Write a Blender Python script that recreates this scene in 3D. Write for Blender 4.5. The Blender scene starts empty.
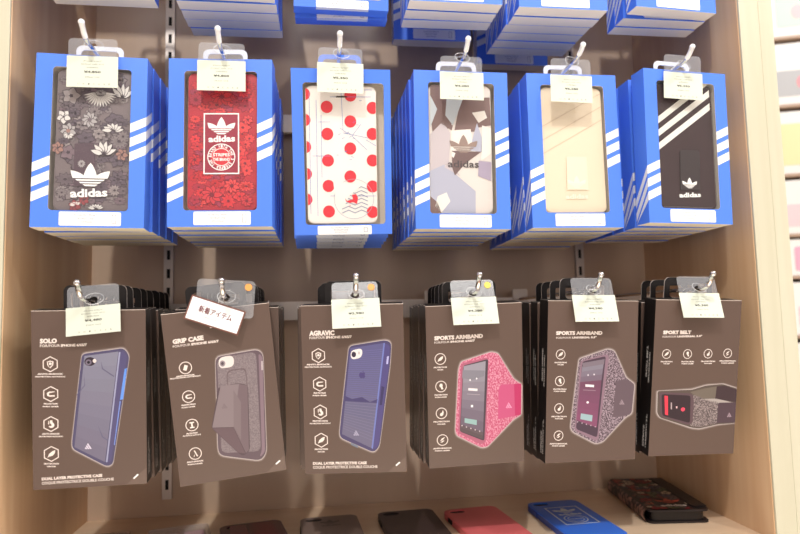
import bpy, math, random
from mathutils import Vector, Matrix, Euler
from mathutils.geometry import tessellate_polygon
random.seed(7)
S = bpy.context.scene
COL = S.collection
R = math.radians
ZC = 1.30                                  # eye height above the shop floor

# ------------------------------------------------------------------ camera
YAW, PITCH, ROLL, FPX = 0.13596, 0.08667, -0.02436, 630.958
_f = Vector((math.sin(YAW)*math.cos(PITCH), math.cos(YAW)*math.cos(PITCH), math.sin(PITCH)))
_r0 = Vector((math.cos(YAW), -math.sin(YAW), 0)); _u0 = _r0.cross(_f)
_r = math.cos(ROLL)*_r0 + math.sin(ROLL)*_u0
_u = -math.sin(ROLL)*_r0 + math.cos(ROLL)*_u0
cam_d = bpy.data.cameras.new('camera'); cam = bpy.data.objects.new('camera', cam_d); COL.objects.link(cam)
m = Matrix((( _r.x, _u.x, -_f.x), (_r.y, _u.y, -_f.y), (_r.z, _u.z, -_f.z))).to_4x4()
m.translation = (0, 0, ZC); cam.matrix_world = m
cam_d.sensor_width = 36; cam_d.lens = 36*FPX/800; cam_d.clip_start = .02
cam_d.dof.use_dof = True; cam_d.dof.focus_distance = .665; cam_d.dof.aperture_fstop = 4.5
S.camera = cam
# ------------------------------------------------------------------ light
S.view_settings.view_transform = 'Standard'; S.view_settings.look = 'None'
S.view_settings.gamma = 1; S.view_settings.use_curve_mapping = False
S.view_settings.exposure = 0.0
w = bpy.data.worlds.new('shop_light'); S.world = w; w.use_nodes = True
bg = w.node_tree.nodes['Background']; bg.inputs[0].default_value = (1.0, .865, .80, 1); bg.inputs[1].default_value = 0.62
def lamp(name, kind, loc, target, energy, color=(1, .975, .935), size=.5, size_y=None, angle=60, blend=.4):
    d = bpy.data.lights.new(name, kind); d.energy = energy; d.color = color
    if kind == 'AREA':
        d.size = size
        if size_y: d.shape = 'RECTANGLE'; d.size_y = size_y
    elif kind == 'SPOT':
        d.shadow_soft_size = size; d.spot_size = R(angle); d.spot_blend = blend
    o = bpy.data.objects.new(name, d); COL.objects.link(o); o.location = loc
    o.rotation_euler = (Vector(target)-Vector(loc)).to_track_quat('-Z', 'Y').to_euler()
    return o
lamp('ceiling_light', 'AREA', (.1, -1.0, 2.85), (.1, .6, 1.2), 12, size=1.6, size_y=.7)
lamp('ceiling_light', 'AREA', (1.6, .2, 2.85), (1.4, 1.2, 1.3), 26, size=.9, size_y=.5)  # added area lamp that brightens the neighbouring rack
lamp('ceiling_spot', 'SPOT', (-.25, -.75, 2.85), (.15, .7, 1.20), 74, size=.03, angle=55, blend=.6)
lamp('ceiling_spot', 'SPOT', (.95, -.55, 2.85), (.05, .7, 1.20), 34, size=.03, angle=55, blend=.6)
lamp('floor_bounce_spot', 'SPOT', (.1, -.5, 2.85), (.1, -.35, 0), 1000, size=.08, angle=46, blend=.3)  # added spot, bounces light off the floor onto the box undersides

# ------------------------------------------------------------------ materials
def lin(c):
    o = []
    for v in c:
        v = v/255; o.append(v/12.92 if v <= .04045 else ((v+.055)/1.055)**2.4)
    return (*o, 1)
MATS = {}
def mat(rgb, rough=.5, metal=0, spec=.5, name=None):
    key = name or 'paint_%d_%d_%d_%d' % (*rgb, int(rough*100))
    if key in MATS: return MATS[key]
    mt = bpy.data.materials.new(key); mt.use_nodes = True
    b = mt.node_tree.nodes['Principled BSDF']
    b.inputs['Base Color'].default_value = lin(rgb); b.inputs['Roughness'].default_value = rough
    b.inputs['Metallic'].default_value = metal; b.inputs['Specular IOR Level'].default_value = spec
    MATS[key] = mt
    return mt
def noise_mat(name, c1, c2, scale, stretch=(1, 1, 1), rough=.5, detail=4, lo=.35, hi=.65, bump=0, spec=.5):
    mt = bpy.data.materials.new(name); mt.use_nodes = True; nt = mt.node_tree; b = nt.nodes['Principled BSDF']
    tc = nt.nodes.new('ShaderNodeTexCoord'); mp = nt.nodes.new('ShaderNodeMapping'); mp.inputs['Scale'].default_value = stretch
    nz = nt.nodes.new('ShaderNodeTexNoise'); nz.inputs['Scale'].default_value = scale; nz.inputs['Detail'].default_value = detail
    rp = nt.nodes.new('ShaderNodeValToRGB'); rp.color_ramp.elements[0].position = lo; rp.color_ramp.elements[1].position = hi
    rp.color_ramp.elements[0].color = lin(c1); rp.color_ramp.elements[1].color = lin(c2)
    nt.links.new(tc.outputs['Object'], mp.inputs[0]); nt.links.new(mp.outputs[0], nz.inputs['Vector'])
    nt.links.new(nz.outputs[0], rp.inputs[0]); nt.links.new(rp.outputs[0], b.inputs['Base Color'])
    b.inputs['Roughness'].default_value = rough; b.inputs['Specular IOR Level'].default_value = spec
    if bump:
        bp = nt.nodes.new('ShaderNodeBump'); bp.inputs['Strength'].default_value = bump; bp.inputs['Distance'].default_value = .001
        nt.links.new(nz.outputs[0], bp.inputs['Height']); nt.links.new(bp.outputs[0], b.inputs['Normal'])
    MATS[name] = mt
    return mt
def clear_mat(name, haze, gloss, tint=(255, 255, 255), rough=.08):
    mt = bpy.data.materials.new(name); mt.use_nodes = True; nt = mt.node_tree; nt.nodes.clear()
    out = nt.nodes.new('ShaderNodeOutputMaterial'); tr = nt.nodes.new('ShaderNodeBsdfTransparent'); df = nt.nodes.new('ShaderNodeBsdfDiffuse')
    gl = nt.nodes.new('ShaderNodeBsdfGlossy'); gl.inputs['Roughness'].default_value = rough
    df.inputs[0].default_value = lin(tint)
    m1 = nt.nodes.new('ShaderNodeMixShader'); m2 = nt.nodes.new('ShaderNodeMixShader'); m1.inputs[0].default_value = haze
    nt.links.new(tr.outputs[0], m1.inputs[1]); nt.links.new(df.outputs[0], m1.inputs[2])
    m2.inputs[0].default_value = gloss
    nt.links.new(m1.outputs[0], m2.inputs[1]); nt.links.new(gl.outputs[0], m2.inputs[2]); nt.links.new(m2.outputs[0], out.inputs[0])
    MATS[name] = mt
    return mt
WOOD = noise_mat('pale_wood', (222, 182, 142), (233, 199, 162), 5, (9, 9, .35), .40, 6)
FACE = noise_mat('pale_wood_facing', (203, 198, 174), (211, 207, 185), 5, (9, 9, .35), .45, 6)
BACK = noise_mat('back_laminate', (204, 178, 154), (214, 188, 165), 4, (5, 5, .2), .22, 5)
SHELFM = noise_mat('shelf_wood', (230, 198, 164), (240, 212, 182), 5, (.4, 9, 9), .4, 6)
BLUE = mat((84, 134, 243), .34, name='blue_card'); BLUE2 = mat((84, 138, 243), .4, name='blue_card_plain')
CARD = mat((242, 232, 208), .7, name='grey_cardboard'); WHITE = mat((246, 246, 243), .5, name='white_print')
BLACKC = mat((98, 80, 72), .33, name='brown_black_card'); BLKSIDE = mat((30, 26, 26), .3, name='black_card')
PAPER = mat((220, 226, 210), .6, name='tag_paper'); GREYINK = mat((128, 128, 118), .6, name='grey_ink')
CHROME = mat((225, 222, 220), .18, 1, name='chrome'); STEEL = mat((215, 205, 198), .42, .6, name='brushed_steel')
DARK = mat((22, 18, 18), .6, name='dark_slot')
FILM = clear_mat('clear_film', .02, .035); SLEEVE = clear_mat('clear_sleeve', .13, .07, (225, 228, 235))
STRING = clear_mat('clear_string', .55, .05)

# ------------------------------------------------------------------ mesh helpers
class MB:
    def __init__(s): s.v = []; s.f = []; s.m = []; s.ms = []
    def slot(s, mt):
        if mt not in s.ms: s.ms.append(mt)
        return s.ms.index(mt)
    def add(s, vs, fs, mt):
        k = s.slot(mt); n = len(s.v); s.v += [tuple(a) for a in vs]
        for f in fs: s.f.append([i+n for i in f]); s.m.append(k)
    def box(s, a, b, mt):
        x0, y0, z0 = a; x1, y1, z1 = b
        s.add([(x0,y0,z0),(x1,y0,z0),(x1,y1,z0),(x0,y1,z0),(x0,y0,z1),(x1,y0,z1),(x1,y1,z1),(x0,y1,z1)],
              [(0,3,2,1),(4,5,6,7),(0,1,5,4),(1,2,6,5),(2,3,7,6),(3,0,4,7)], mt)
    def flat(s, pts, y, mt, holes=()):                 # polygon in the xz plane facing -y
        loops = [[Vector((p[0], y, p[1])) for p in pts]]+[[Vector((p[0], y, p[1])) for p in h] for h in holes]
        vs = [q for l in loops for q in l]
        fs = []
        for t in tessellate_polygon(loops):
            a, b, c = [vs[i] for i in t]
            n = (b-a).cross(c-a)
            fs.append(tuple(t) if n.y < 0 else tuple(reversed(t)))
        s.add(vs, fs, mt)
    def prism(s, pts, y0, y1, mt, holes=(), side=None):
        loops = [list(pts)]+[list(h) for h in holes]
        base = [Vector((p[0], p[1], 0)) for l in loops for p in l]
        tris = tessellate_polygon([[Vector((p[0], p[1], 0)) for p in l] for l in loops])
        n = len(base)
        vs = [(p.x, y0, p.y) for p in base]+[(p.x, y1, p.y) for p in base]
        fs = []
        for t in tris:
            a, b, c = [base[i] for i in t]
            up = (b-a).cross(c-a).z > 0
            t1 = tuple(t) if up else tuple(reversed(t))
            fs.append(t1); fs.append(tuple(i+n for i in reversed(t1)))
        s.add(vs, fs, mt)
        st = 0; fs = []
        for li, l in enumerate(loops):
            k = len(l); area = sum(l[i][0]*l[(i+1) % k][1]-l[(i+1) % k][0]*l[i][1] for i in range(k))
            flip = (area < 0) != (li > 0)
            for i in range(k):
                a = st+i; b = st+(i+1) % k
                q = (a, a+n, b+n, b)
                fs.append(tuple(reversed(q)) if not flip else q)
            st += k
        s.add(vs, fs, side or mt)
    def tube(s, path, r, mt, n=8, closed=False, rs=None):
        P = [Vector(p) for p in path]; vs = []; fs = []; k = len(P)
        up = Vector((0, 0, 1))
        for i, p in enumerate(P):
            if closed: t = P[(i+1) % k]-P[i-1]
            else: t = P[min(i+1, k-1)]-P[max(i-1, 0)]
            t.normalize(); a = t.cross(up)
            if a.length < .05: a = t.cross(Vector((1, 0, 0)))
            a.normalize(); b = t.cross(a)
            rr = rs[i] if rs else r
            for j in range(n):
                c = 2*math.pi*j/n; vs.append(p+(a*math.cos(c)+b*math.sin(c))*rr)
        for i in range(k if closed else k-1):
            for j in range(n):
                q = (i*n+j, i*n+(j+1) % n, ((i+1) % k)*n+(j+1) % n, ((i+1) % k)*n+j); fs.append(q)
        if not closed: fs.append(tuple(range(n))); fs.append(tuple(range((k-1)*n, k*n))[::-1])
        s.add(vs, fs, mt)
    def ball(s, c, r, mt, n=10):
        vs = []; fs = []; c = Vector(c)
        for i in range(1, n//2+1):
            th = math.pi*i/(n//2+1)
            for j in range(n):
                ph = 2*math.pi*j/n; vs.append(c+Vector((math.sin(th)*math.cos(ph), math.sin(th)*math.sin(ph), math.cos(th)))*r)
        k = n//2
        for i in range(k-1):
            for j in range(n): fs.append((i*n+j, (i+1)*n+j, (i+1)*n+(j+1) % n, i*n+(j+1) % n))
        fs.append(tuple(range(n))); fs.append(tuple(range((k-1)*n, k*n))[::-1])
        s.add(vs, fs, mt)
    def build(s, name, parent=None, smooth=False, bevel=0, xf=None):
        me = bpy.data.meshes.new(name)
        me.from_pydata([tuple(xf @ Vector(v)) if xf else v for v in s.v], [], s.f)
        for mt in s.ms: me.materials.append(mt)
        me.polygons.foreach_set('material_index', s.m)
        if smooth: me.polygons.foreach_set('use_smooth', [True]*len(me.polygons))
        me.update()
        o = bpy.data.objects.new(name, me); COL.objects.link(o)
        if parent: o.parent = parent
        if bevel:
            md = o.modifiers.new('bevel', 'BEVEL'); md.width = bevel; md.segments = 2; md.limit_method = 'ANGLE'
        return o
def tag(o, label, cat, group=None, kind=None):
    if label: o['label'] = label
    if cat: o['category'] = cat
    if group: o['group'] = group
    if kind: o['kind'] = kind
    return o
def empty(name, loc, rot=(0, 0, 0)):
    o = bpy.data.objects.new(name, None); COL.objects.link(o); o.location = loc; o.rotation_euler = rot; o.empty_display_size = .02
    return o
def copy_tree(o, parent=None):
    c = o.copy(); COL.objects.link(c)
    if parent: c.parent = parent
    for ch in list(o.children): copy_tree(ch, c)
    return c
def rrect(x0, z0, x1, z1, r, n=5):
    P = []
    for cx, cz, a0 in ((x1-r, z0+r, -90), (x1-r, z1-r, 0), (x0+r, z1-r, 90), (x0+r, z0+r, 180)):
        for i in range(n+1):
            a = R(a0+90*i/n); P.append((cx+r*math.cos(a), cz+r*math.sin(a)))
    return P
def ell(cx, cz, rx, rz, n=20, a0=0):
    return [(cx+rx*math.cos(a0+2*math.pi*i/n), cz+rz*math.sin(a0+2*math.pi*i/n)) for i in range(n)]
_tc = {}
def text_geo(s, fat=0.0):
    key = (s, fat)
    if key in _tc: return _tc[key]
    c = bpy.data.curves.new('lettering', 'FONT'); c.body = s; c.size = 1; c.resolution_u = 2; c.offset = fat; c.fill_mode = 'FRONT'
    o = bpy.data.objects.new('lettering', c); COL.objects.link(o)
    dg = bpy.context.evaluated_depsgraph_get(); dg.update()
    me = bpy.data.meshes.new_from_object(o.evaluated_get(dg))
    vs = [v.co.copy() for v in me.vertices]; fs = [tuple(p.vertices) for p in me.polygons]
    bpy.data.objects.remove(o); bpy.data.curves.remove(c); bpy.data.meshes.remove(me)
    x0 = min(v.x for v in vs); x1 = max(v.x for v in vs); h = max(v.y for v in vs)
    _tc[key] = (vs, fs, x0, x1, h)
    return _tc[key]
def put_text(mb, s, p0, p1, h, y, mt, fat=.0, slant=0):
    """lettering from p0 to p1 (local x,z on the printed face), h = height of its tallest letter"""
    vs, fs, x0, x1, hh = text_geo(s, fat)
    d = Vector((p1[0]-p0[0], p1[1]-p0[1])); n = Vector((-d.y, d.x)).normalized()*h/hh; d = d/(x1-x0)
    out = [(p0[0]+d.x*(v.x-x0)+n.x*v.y+slant*v.y*h, y, p0[1]+d.y*(v.x-x0)+n.y*v.y) for v in vs]
    mb.add(out, [f if True else f for f in fs], mt)

# local coordinates of the printed face of a box from where it shows in the photograph
class Face:
    def __init__(s, loc, rot, W, H):
        s.c = Vector(loc); s.M = Euler([R(a) for a in rot]).to_matrix(); s.W = W; s.H = H
        s.rot = [R(a) for a in rot]
        s.base = s.c + s.M @ Vector((0, 0, -H/2))       # relative to the eye
    def at(s, px, py, y=0):
        d = _f + _r*((px-400)/FPX) - _u*((py-267)/FPX)
        n = s.M @ Vector((0, 1, 0)); o = s.base + n*y
        t = o.dot(n)/d.dot(n); q = s.M.transposed() @ (d*t-s.base)
        return (q.x, q.z)
    def poly(s, pts, y=0): return [s.at(a, b, y) for a, b in pts]
    def px(s): return s.W/ (abs(s.px_w()))
    def world(s): return (s.base.x, s.base.y, s.base.z+ZC)
def clip_band(poly, lo, hi):
    def half(P, f):
        o = []
        for i in range(len(P)):
            a = P[i]; b = P[(i+1) % len(P)]; fa = f(a); fb = f(b)
            if fa >= 0: o.append(a)
            if fa*fb < 0:
                t = fa/(fa-fb); o.append((a[0]+(b[0]-a[0])*t, a[1]+(b[1]-a[1])*t))
        return o
    P = half(poly, lambda p: p[1]-lo)
    return half(P, lambda p: hi-p[1]) if len(P) > 2 else P
def leaf(x0, z0, x1, z1, w, n=7, k=.55):
    """pointed leaf from base to tip"""
    d = Vector((x1-x0, z1-z0)); nn = Vector((-d.y, d.x)).normalized()*w
    A = []; B = []
    for i in range(n+1):
        t = i/n; e = math.sin(math.pi*min(1, t**k if t < 1 else 1))**.8 if 0 < t < 1 else 0
        A.append((x0+d.x*t+nn.x*e, z0+d.y*t+nn.y*e)); B.append((x0+d.x*t-nn.x*e, z0+d.y*t-nn.y*e))
    return A+B[-2:0:-1]
def trefoil(mb, cx, cz, w, y, mt):
    """three-leaf emblem crossed by three thin gaps; w = full width"""
    s = w/1.42
    leaves = [leaf(0, -.42, 0, .58, .235, 9, .8), leaf(-.02, -.42, -.71, .27, .21, 9, .85), leaf(.02, -.42, .71, .27, .21, 9, .85)]
    for i, Lf in enumerate(leaves):
        P = clip_band(Lf, -.03, 9)
        if len(P) > 2: mb.flat([(cx+p[0]*s, cz+p[1]*s) for p in P], y-i*8e-6, mt)
    for lo, hi, a, b in ((-.13, -.07, .47, .54), (-.23, -.17, .34, .42), (-.34, -.27, .17, .28)):
        mb.flat([(cx-a*s, cz+lo*s), (cx+a*s, cz+lo*s), (cx+b*s, cz+hi*s), (cx-b*s, cz+hi*s)], y, mt)
def bars_logo(mb, cx, cz, w, y, mt):
    """mountain of three slanted bars"""
    for i in range(3):
        x = cx-w*.30+i*w*.29; h = w*(.30+.26*i); b = w*.22; k = .58
        mb.flat([(x, cz), (x+b, cz), (x+b-k*h, cz+h), (x-k*(h-.13*w), cz+h-.13*w)], y, mt)

# ------------------------------------------------------------------ the bay and the shop
XL, XR, ZB, YF, YB = -.2973, .4980, ZC-.2489, .6533, .896
fl = MB(); fl.box((-4, -4, -.05), (5, 4.2, 0), noise_mat('floor_tile', (232, 222, 206), (240, 230, 214), 3, (1, 1, 1), .25))
tag(fl.build('floor'), None, None, kind='structure')
wl = MB(); wl.box((-4, 4.0, 0), (5, 4.1, 2.9), mat((235, 230, 222), .6, name='white_wall')); tag(wl.build('wall_back'), None, None, kind='structure')
bay = empty('display_bay', ((XL+XR)/2, YF, 0)); tag(bay, 'pale wood wall display bay with tall side panels around the hanging boxes', 'display unit')
inv = Matrix.Translation((-(XL+XR)/2, -YF, 0))
def baypart(name, a, b, mt, label=None):
    q = MB(); q.box(a, b, mt); o = q.build(name, bay, xf=inv, bevel=.0006)
    if label: o['label'] = label
ZT = 1.905
baypart('side_panel', (XL-.030, YF+.002, 0), (XL, .93, ZT), WOOD)
baypart('side_panel', (XR, YF+.002, 0), (XR+.044, .93, ZT), WOOD)
baypart('face_trim', (XL-.030, YF-.001, 0), (XL-.0006, YF+.0018, ZT), FACE)
baypart('face_trim', (XR+.0006, YF-.001, 0), (XR+.0255, YF+.0018, ZT), FACE)
baypart('face_trim', (XR+.0259, YF-.0006, 0), (XR+.044, YF+.0018, ZT), FACE)
baypart('back_panel', (XL, YB, .1), (XR, YB+.018, ZT), BACK)
baypart('shelf_board', (XL, .6525, ZB-.022), (XR, YB, ZB), SHELFM)
baypart('shading_top_board', (XL, YF+.004, ZT-.03), (XR, YB, ZT), WOOD)  # unseen board, set low to keep lamp light off the back panel
baypart('plinth', (XL, YF+.02, 0), (XR, YB, .1), WOOD)
# slotted standards
for i, (x, z0) in enumerate(((-.1965, -.226), (.3925, -.2045))):
    q = MB(); hw = .0062
    ya, yb = YB-.0055, YB-.004
    q.box((x-hw, ya, ZC+z0), (x-.0022, yb, ZT-.035), STEEL); q.box((x+.0022, ya, ZC+z0), (x+hw, yb, ZT-.035), STEEL)
    z = ZC+z0; zn = z+.012
    while zn < ZT-.06:
        q.box((x-.0022, ya, z), (x+.0022, yb, zn), STEEL); z = zn+.013; zn = z+.0125
    q.box((x-.0022, ya, z), (x+.0022, yb, ZT-.035), STEEL)
    q.box((x-hw, YB-.004, ZC+z0), (x-hw+.0012, YB-.0003, ZT-.035), STEEL); q.box((x+hw-.0012, YB-.004, ZC+z0), (x+hw, YB-.0003, ZT-.035), STEEL)
    q.box((x-hw+.0012, YB-.0012, ZC+z0), (x+hw-.0012, YB-.0003, ZT-.035), DARK)
    o = q.build('slotted_standard'); tag(o, ['slotted steel upright on the back panel between the first two stacks', 'slotted steel upright on the back panel behind the fifth stack'][i], 'shelf upright', 'slotted uprights on the back panel')
    org = Vector((x, YB-.003, ZC+z0)); o.data.transform(Matrix.Translation(-org)); o.location = org
# crossbars the hooks sit on
RAILM = mat((240, 230, 222), .3, .35, name='satin_rail')
RY = .8735
for nm, z in (('upper', .5257), ('middle', .2800), ('lower', .0185)):
    r_ = empty('crossbar', ((XL+XR)/2, RY, ZC+z)); tag(r_, nm.capitalize()+' flat steel crossbar carrying a row of hooks', 'crossbar', 'crossbars in the bay')
    q = MB(); q.box((-.396, 0, -.0125), (.396, .003, .0125), RAILM)
    for sgn in (-1, 1): q.box((-.396, .003, sgn*.0125-.0012*(sgn > 0)), (.396, .010, sgn*.0125+.0012*(sgn < 0)), RAILM)
    q.build('bar', r_)
    for x in (-.1965, .3925):
        q = MB(); q.box((x-.0018-(XL+XR)/2, .0035, -.010), (x+.0018-(XL+XR)/2, YB-RY-.0056, .010), DARK); q.build('bracket', r_)

# ------------------------------------------------------------------ hooks
CAPM = mat((244, 244, 246), .3, name='white_cap')
def hook(x, zrod, ztip, where, ytip=.612, white=True):
    h = empty('display_hook', (x, RY, ZC+zrod)); tag(h, 'chrome hook holding '+where, 'hook', 'display hooks')
    P = [(0, 0, 0), (0, .628-RY, 0), (0, .623-RY, .0015), (0, ytip+.006-RY, (ztip-zrod)*.45), (0, ytip-RY, ztip-zrod)]
    q = MB(); q.tube(P, .0021, CHROME, 10); q.build('rod', h, smooth=True)
    q = MB(); q.tube(P[2:], .0027, CAPM if white else CHROME, 12, rs=[.0024, .0026, .0027]); q.ball((0, ytip-RY, ztip-zrod+.0002), .0032, CAPM if white else CHROME); q.build('end_cap', h, smooth=True)
    q = MB(); q.prism(rrect(-.011, -.0142, .011, .0142, .002), -.0022, -.0004, STEEL); q.build('back_plate', h)
    return h

# ------------------------------------------------------------------ blue boxes
BW, BH = .1045, .1745
def stripes(mb, W, H, T, win):
    sl = .475; th = .0092
    x0, z0, x1, z1 = win
    for k in range(3):
        zc = .0588-.0147*k
        a = zc-th/2; b = zc+th/2; L = -W/2
        z = lambda x, c: c+sl*(x-L)
        mb.flat([(L, a), (x0, z(x0, a)), (x0, z(x0, b)), (L, b)], -.00012, WHITE)
        mb.flat([(x1, z(x1, a)), (W/2, z(W/2, a)), (W/2, z(W/2, b)), (x1, z(x1, b))], -.00012, WHITE)
        e = .00012; s2 = 1.45; s3 = .55
        def sidepoly(x, za, zb, slope, sgn):
            q = [(x, 0, za), (x, T, za+slope*T), (x, T, zb+slope*T), (x, 0, zb)]
            q = [(p[0], p[1], max(p[2], .001)) for p in q]
            mb.add(q, [(0, 1, 2, 3)] if sgn > 0 else [(3, 2, 1, 0)], WHITE)
        sidepoly(-W/2-e, a, b, -s2, -1); sidepoly(W/2+e, z(W/2, a), z(W/2, b), s3, 1)
def blue_body(parent, T, win, bottom, with_stripes=True):
    mb = MB(); W, H = BW, BH; x0, z0, x1, z1 = win; t = .0006
    hole = rrect(x0, z0, x1, z1, .0035, 4)
    mb.flat([(-W/2, 0), (W/2, 0), (W/2, H), (-W/2, H)], 0, BLUE, [hole])
    mb.flat([(-W/2+t, t), (W/2-t, t), (W/2-t, H-t), (-W/2+t, H-t)], .0004, CARD, [hole])
    # rim of the window opening
    n = len(hole); vs = [(p[0], 0, p[1]) for p in hole]+[(p[0], .0004, p[1]) for p in hole]
    mb.add(vs, [(i, (i+1) % n, n+(i+1) % n, n+i) for i in range(n)], CARD)
    # shell
    v = [(-W/2,0,0),(W/2,0,0),(W/2,T,0),(-W/2,T,0),(-W/2,0,H),(W/2,0,H),(W/2,T,H),(-W/2,T,H)]
    mb.add(v, [(1,2,6,5),(3,0,4,7),(2,3,7,6),(4,5,6,7)], BLUE); mb.add(v, [(0,3,2,1)], bottom)
    # inner tray walls leading back from the window to the product
    g = .0022; tray = rrect(x0-g, z0-g, x1+g, z1+g, .004, 4)
    vs = [(p[0], .0005, p[1]) for p in tray]+[(p[0], T-.002, p[1]) for p in tray]; n = len(tray)
    TR = mat((225, 216, 205), .6, name='tray_card')
    mb.add(vs, [(i, n+i, n+(i+1) % n, (i+1) % n) for i in range(n)], TR); mb.flat(tray, T-.002, TR)
    if with_stripes: stripes(mb, W, H, T, win)
    return mb.build('box_body', parent)
def hang_tab(parent, W2, H, T, h, mg, mt, ym=None, edge=None):
    y0 = (T-.0012) if ym is None else ym
    mb = MB(); outer = rrect(-W2, -.012, W2, h, .006, 5); inner = rrect(-W2+mg, .0004, W2-mg, h-mg, .004, 5)
    mb.prism(outer, y0, y0+.0011, mt, [inner], side=edge)
    o = mb.build('hang_tab', parent); o.location = (0, 0.0, H)
    return o
def label_sticker(parent, x0, z0, x1, z1, lines, y=-.00014, wrap=False):
    mb = MB(); mb.flat(rrect(x0, z0, x1, z1, .0014, 3), y, WHITE)
    INK = mat((125, 130, 160), .6, name='pale_blue_ink'); h = (z1-z0)
    for k, s in enumerate(lines):
        hw = .3*(x1-x0)*(1, .72, .6)[k]*.6; cz = z1-h*(.30+.25*k)
        put_text(mb, s, ((x0+x1)/2-.004-hw, cz), ((x0+x1)/2-.004+hw, cz), h*.14, y-.00003, INK)
    a, b, c, d = x1-.0085, z0+.0025, x1-.0045, z1-.0025
    mb.flat([(a, b), (c, b), (c, d), (a, d)], y-.00003, INK, [[(a+.0004, b+.0004), (c-.0004, b+.0004), (c-.0004, d-.0004), (a+.0004, d-.0004)]])
    if wrap:
        mb.add([(x0, y, -.0001), (x1, y, -.0001), (x1, .006, -.0001), (x0, .006, -.0001)], [(0, 3, 2, 1)], WHITE)
    return mb.build('size_label', parent)
WIN = (-.0365, .0168, .0370, .1615); WIN3 = (-.0405, .0110, .0450, .1600)
PETALN = 9
def petalflower(mb, F, px, py, r, fill, line, y, n=7, rot=0, squash=1.0, arc=2*math.pi, core=None):
    """line-drawn blossom: each petal a leaf with a darker outline"""
    for i in range(n):
        a = rot+arc*(i+.5)/n
        tx = px+r*math.cos(a); ty = py-r*math.sin(a)*squash
        wd = F.s*r*min(.42, 2.1/n*(arc/6.28)*1.2)
        p0 = F.at(px, py, F.y); p1 = F.at(tx, ty, F.y)
        P = leaf(*p0, *p1, wd, 5, .7); mb.flat(P, y-i*4e-6, line)
        c = ((p0[0]*.45+p1[0]*.55), (p0[1]*.45+p1[1]*.55))
        mb.flat([(c[0]+(q[0]-c[0])*.80, c[1]+(q[1]-c[1])*.80) for q in P], y-i*4e-6-2e-6, fill)
    if core:
        p0 = F.at(px, py, F.y); mb.flat(ell(*p0, r*.22*F.s, r*.22*F.s*squash, 10), y-n*4e-6-6e-6, core)
def case_block(parent, x0, z0, x1, z1, y, mt, r=.006, T=.012):
    mb = MB(); mb.prism(rrect(x0, z0, x1, z1, r, 6), y+.0006, y+T, mt)
    mb.prism(rrect(x0+.0006, z0+.0006, x1-.0006, z1-.0006, r, 6), y, y+.0006, mt)
    return mb
YP = .0042        # depth of the product's printed face behind the box front
def floral(mb, F, win, base, tones, line, seed, n=130):
    rnd = random.Random(seed); x0, z0, x1, z1 = win
    L0 = YP-.00004
    for i in range(n):
        x = rnd.uniform(x0+.006, x1-.006); z = rnd.uniform(z0+.006, z1-.006); r = rnd.uniform(.0050, .0105)
        r = min(r, x-x0-.0006, x1-x-.0006, z-z0-.0006, z1-z-.0006)
        fill = rnd.choice(tones); k = rnd.choice((5, 6, 7, 9, 12)); a0 = rnd.uniform(0, 6); sq = rnd.uniform(.6, 1)
        for j in range(k):
            a = a0+2*math.pi*j/k; p1 = (x+r*math.cos(a), z+r*sq*math.sin(a)); y = L0-i*4.2e-6-j*0
            P = leaf(x, z, *p1, r*min(.45, 2.2/k), 4, .7); mb.flat(P, y, line)
            c = (x*.45+p1[0]*.55, z*.45+p1[1]*.55)
            mb.flat([(c[0]+(q[0]-c[0])*.78, c[1]+(q[1]-c[1])*.78) for q in P], y-2e-6, fill)
        mb.flat(ell(x, z, r*.18, r*.18*sq, 7), L0-i*4.2e-6-3e-6, line)
BLUEF = {
 'B1': ((-.2180, .6464, .1863), (-.44, .64, 2.06)), 'B2': ((-.0932, .6488, .1873), (.57, .42, -3.50)),
 'B3': ((.0316, .6604, .1809), (9.97, -.66, .25)), 'B4': ((.1612, .6564, .1850), (.63, .62, -.79)),
 'B5': ((.2891, .6551, .1856), (-.47, .05, -.68)), 'B6': ((.4180, .6441, .1882), (.51, .73, 4.10))}
YL = YP-.0004      # first layer of specific prints on the product
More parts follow.
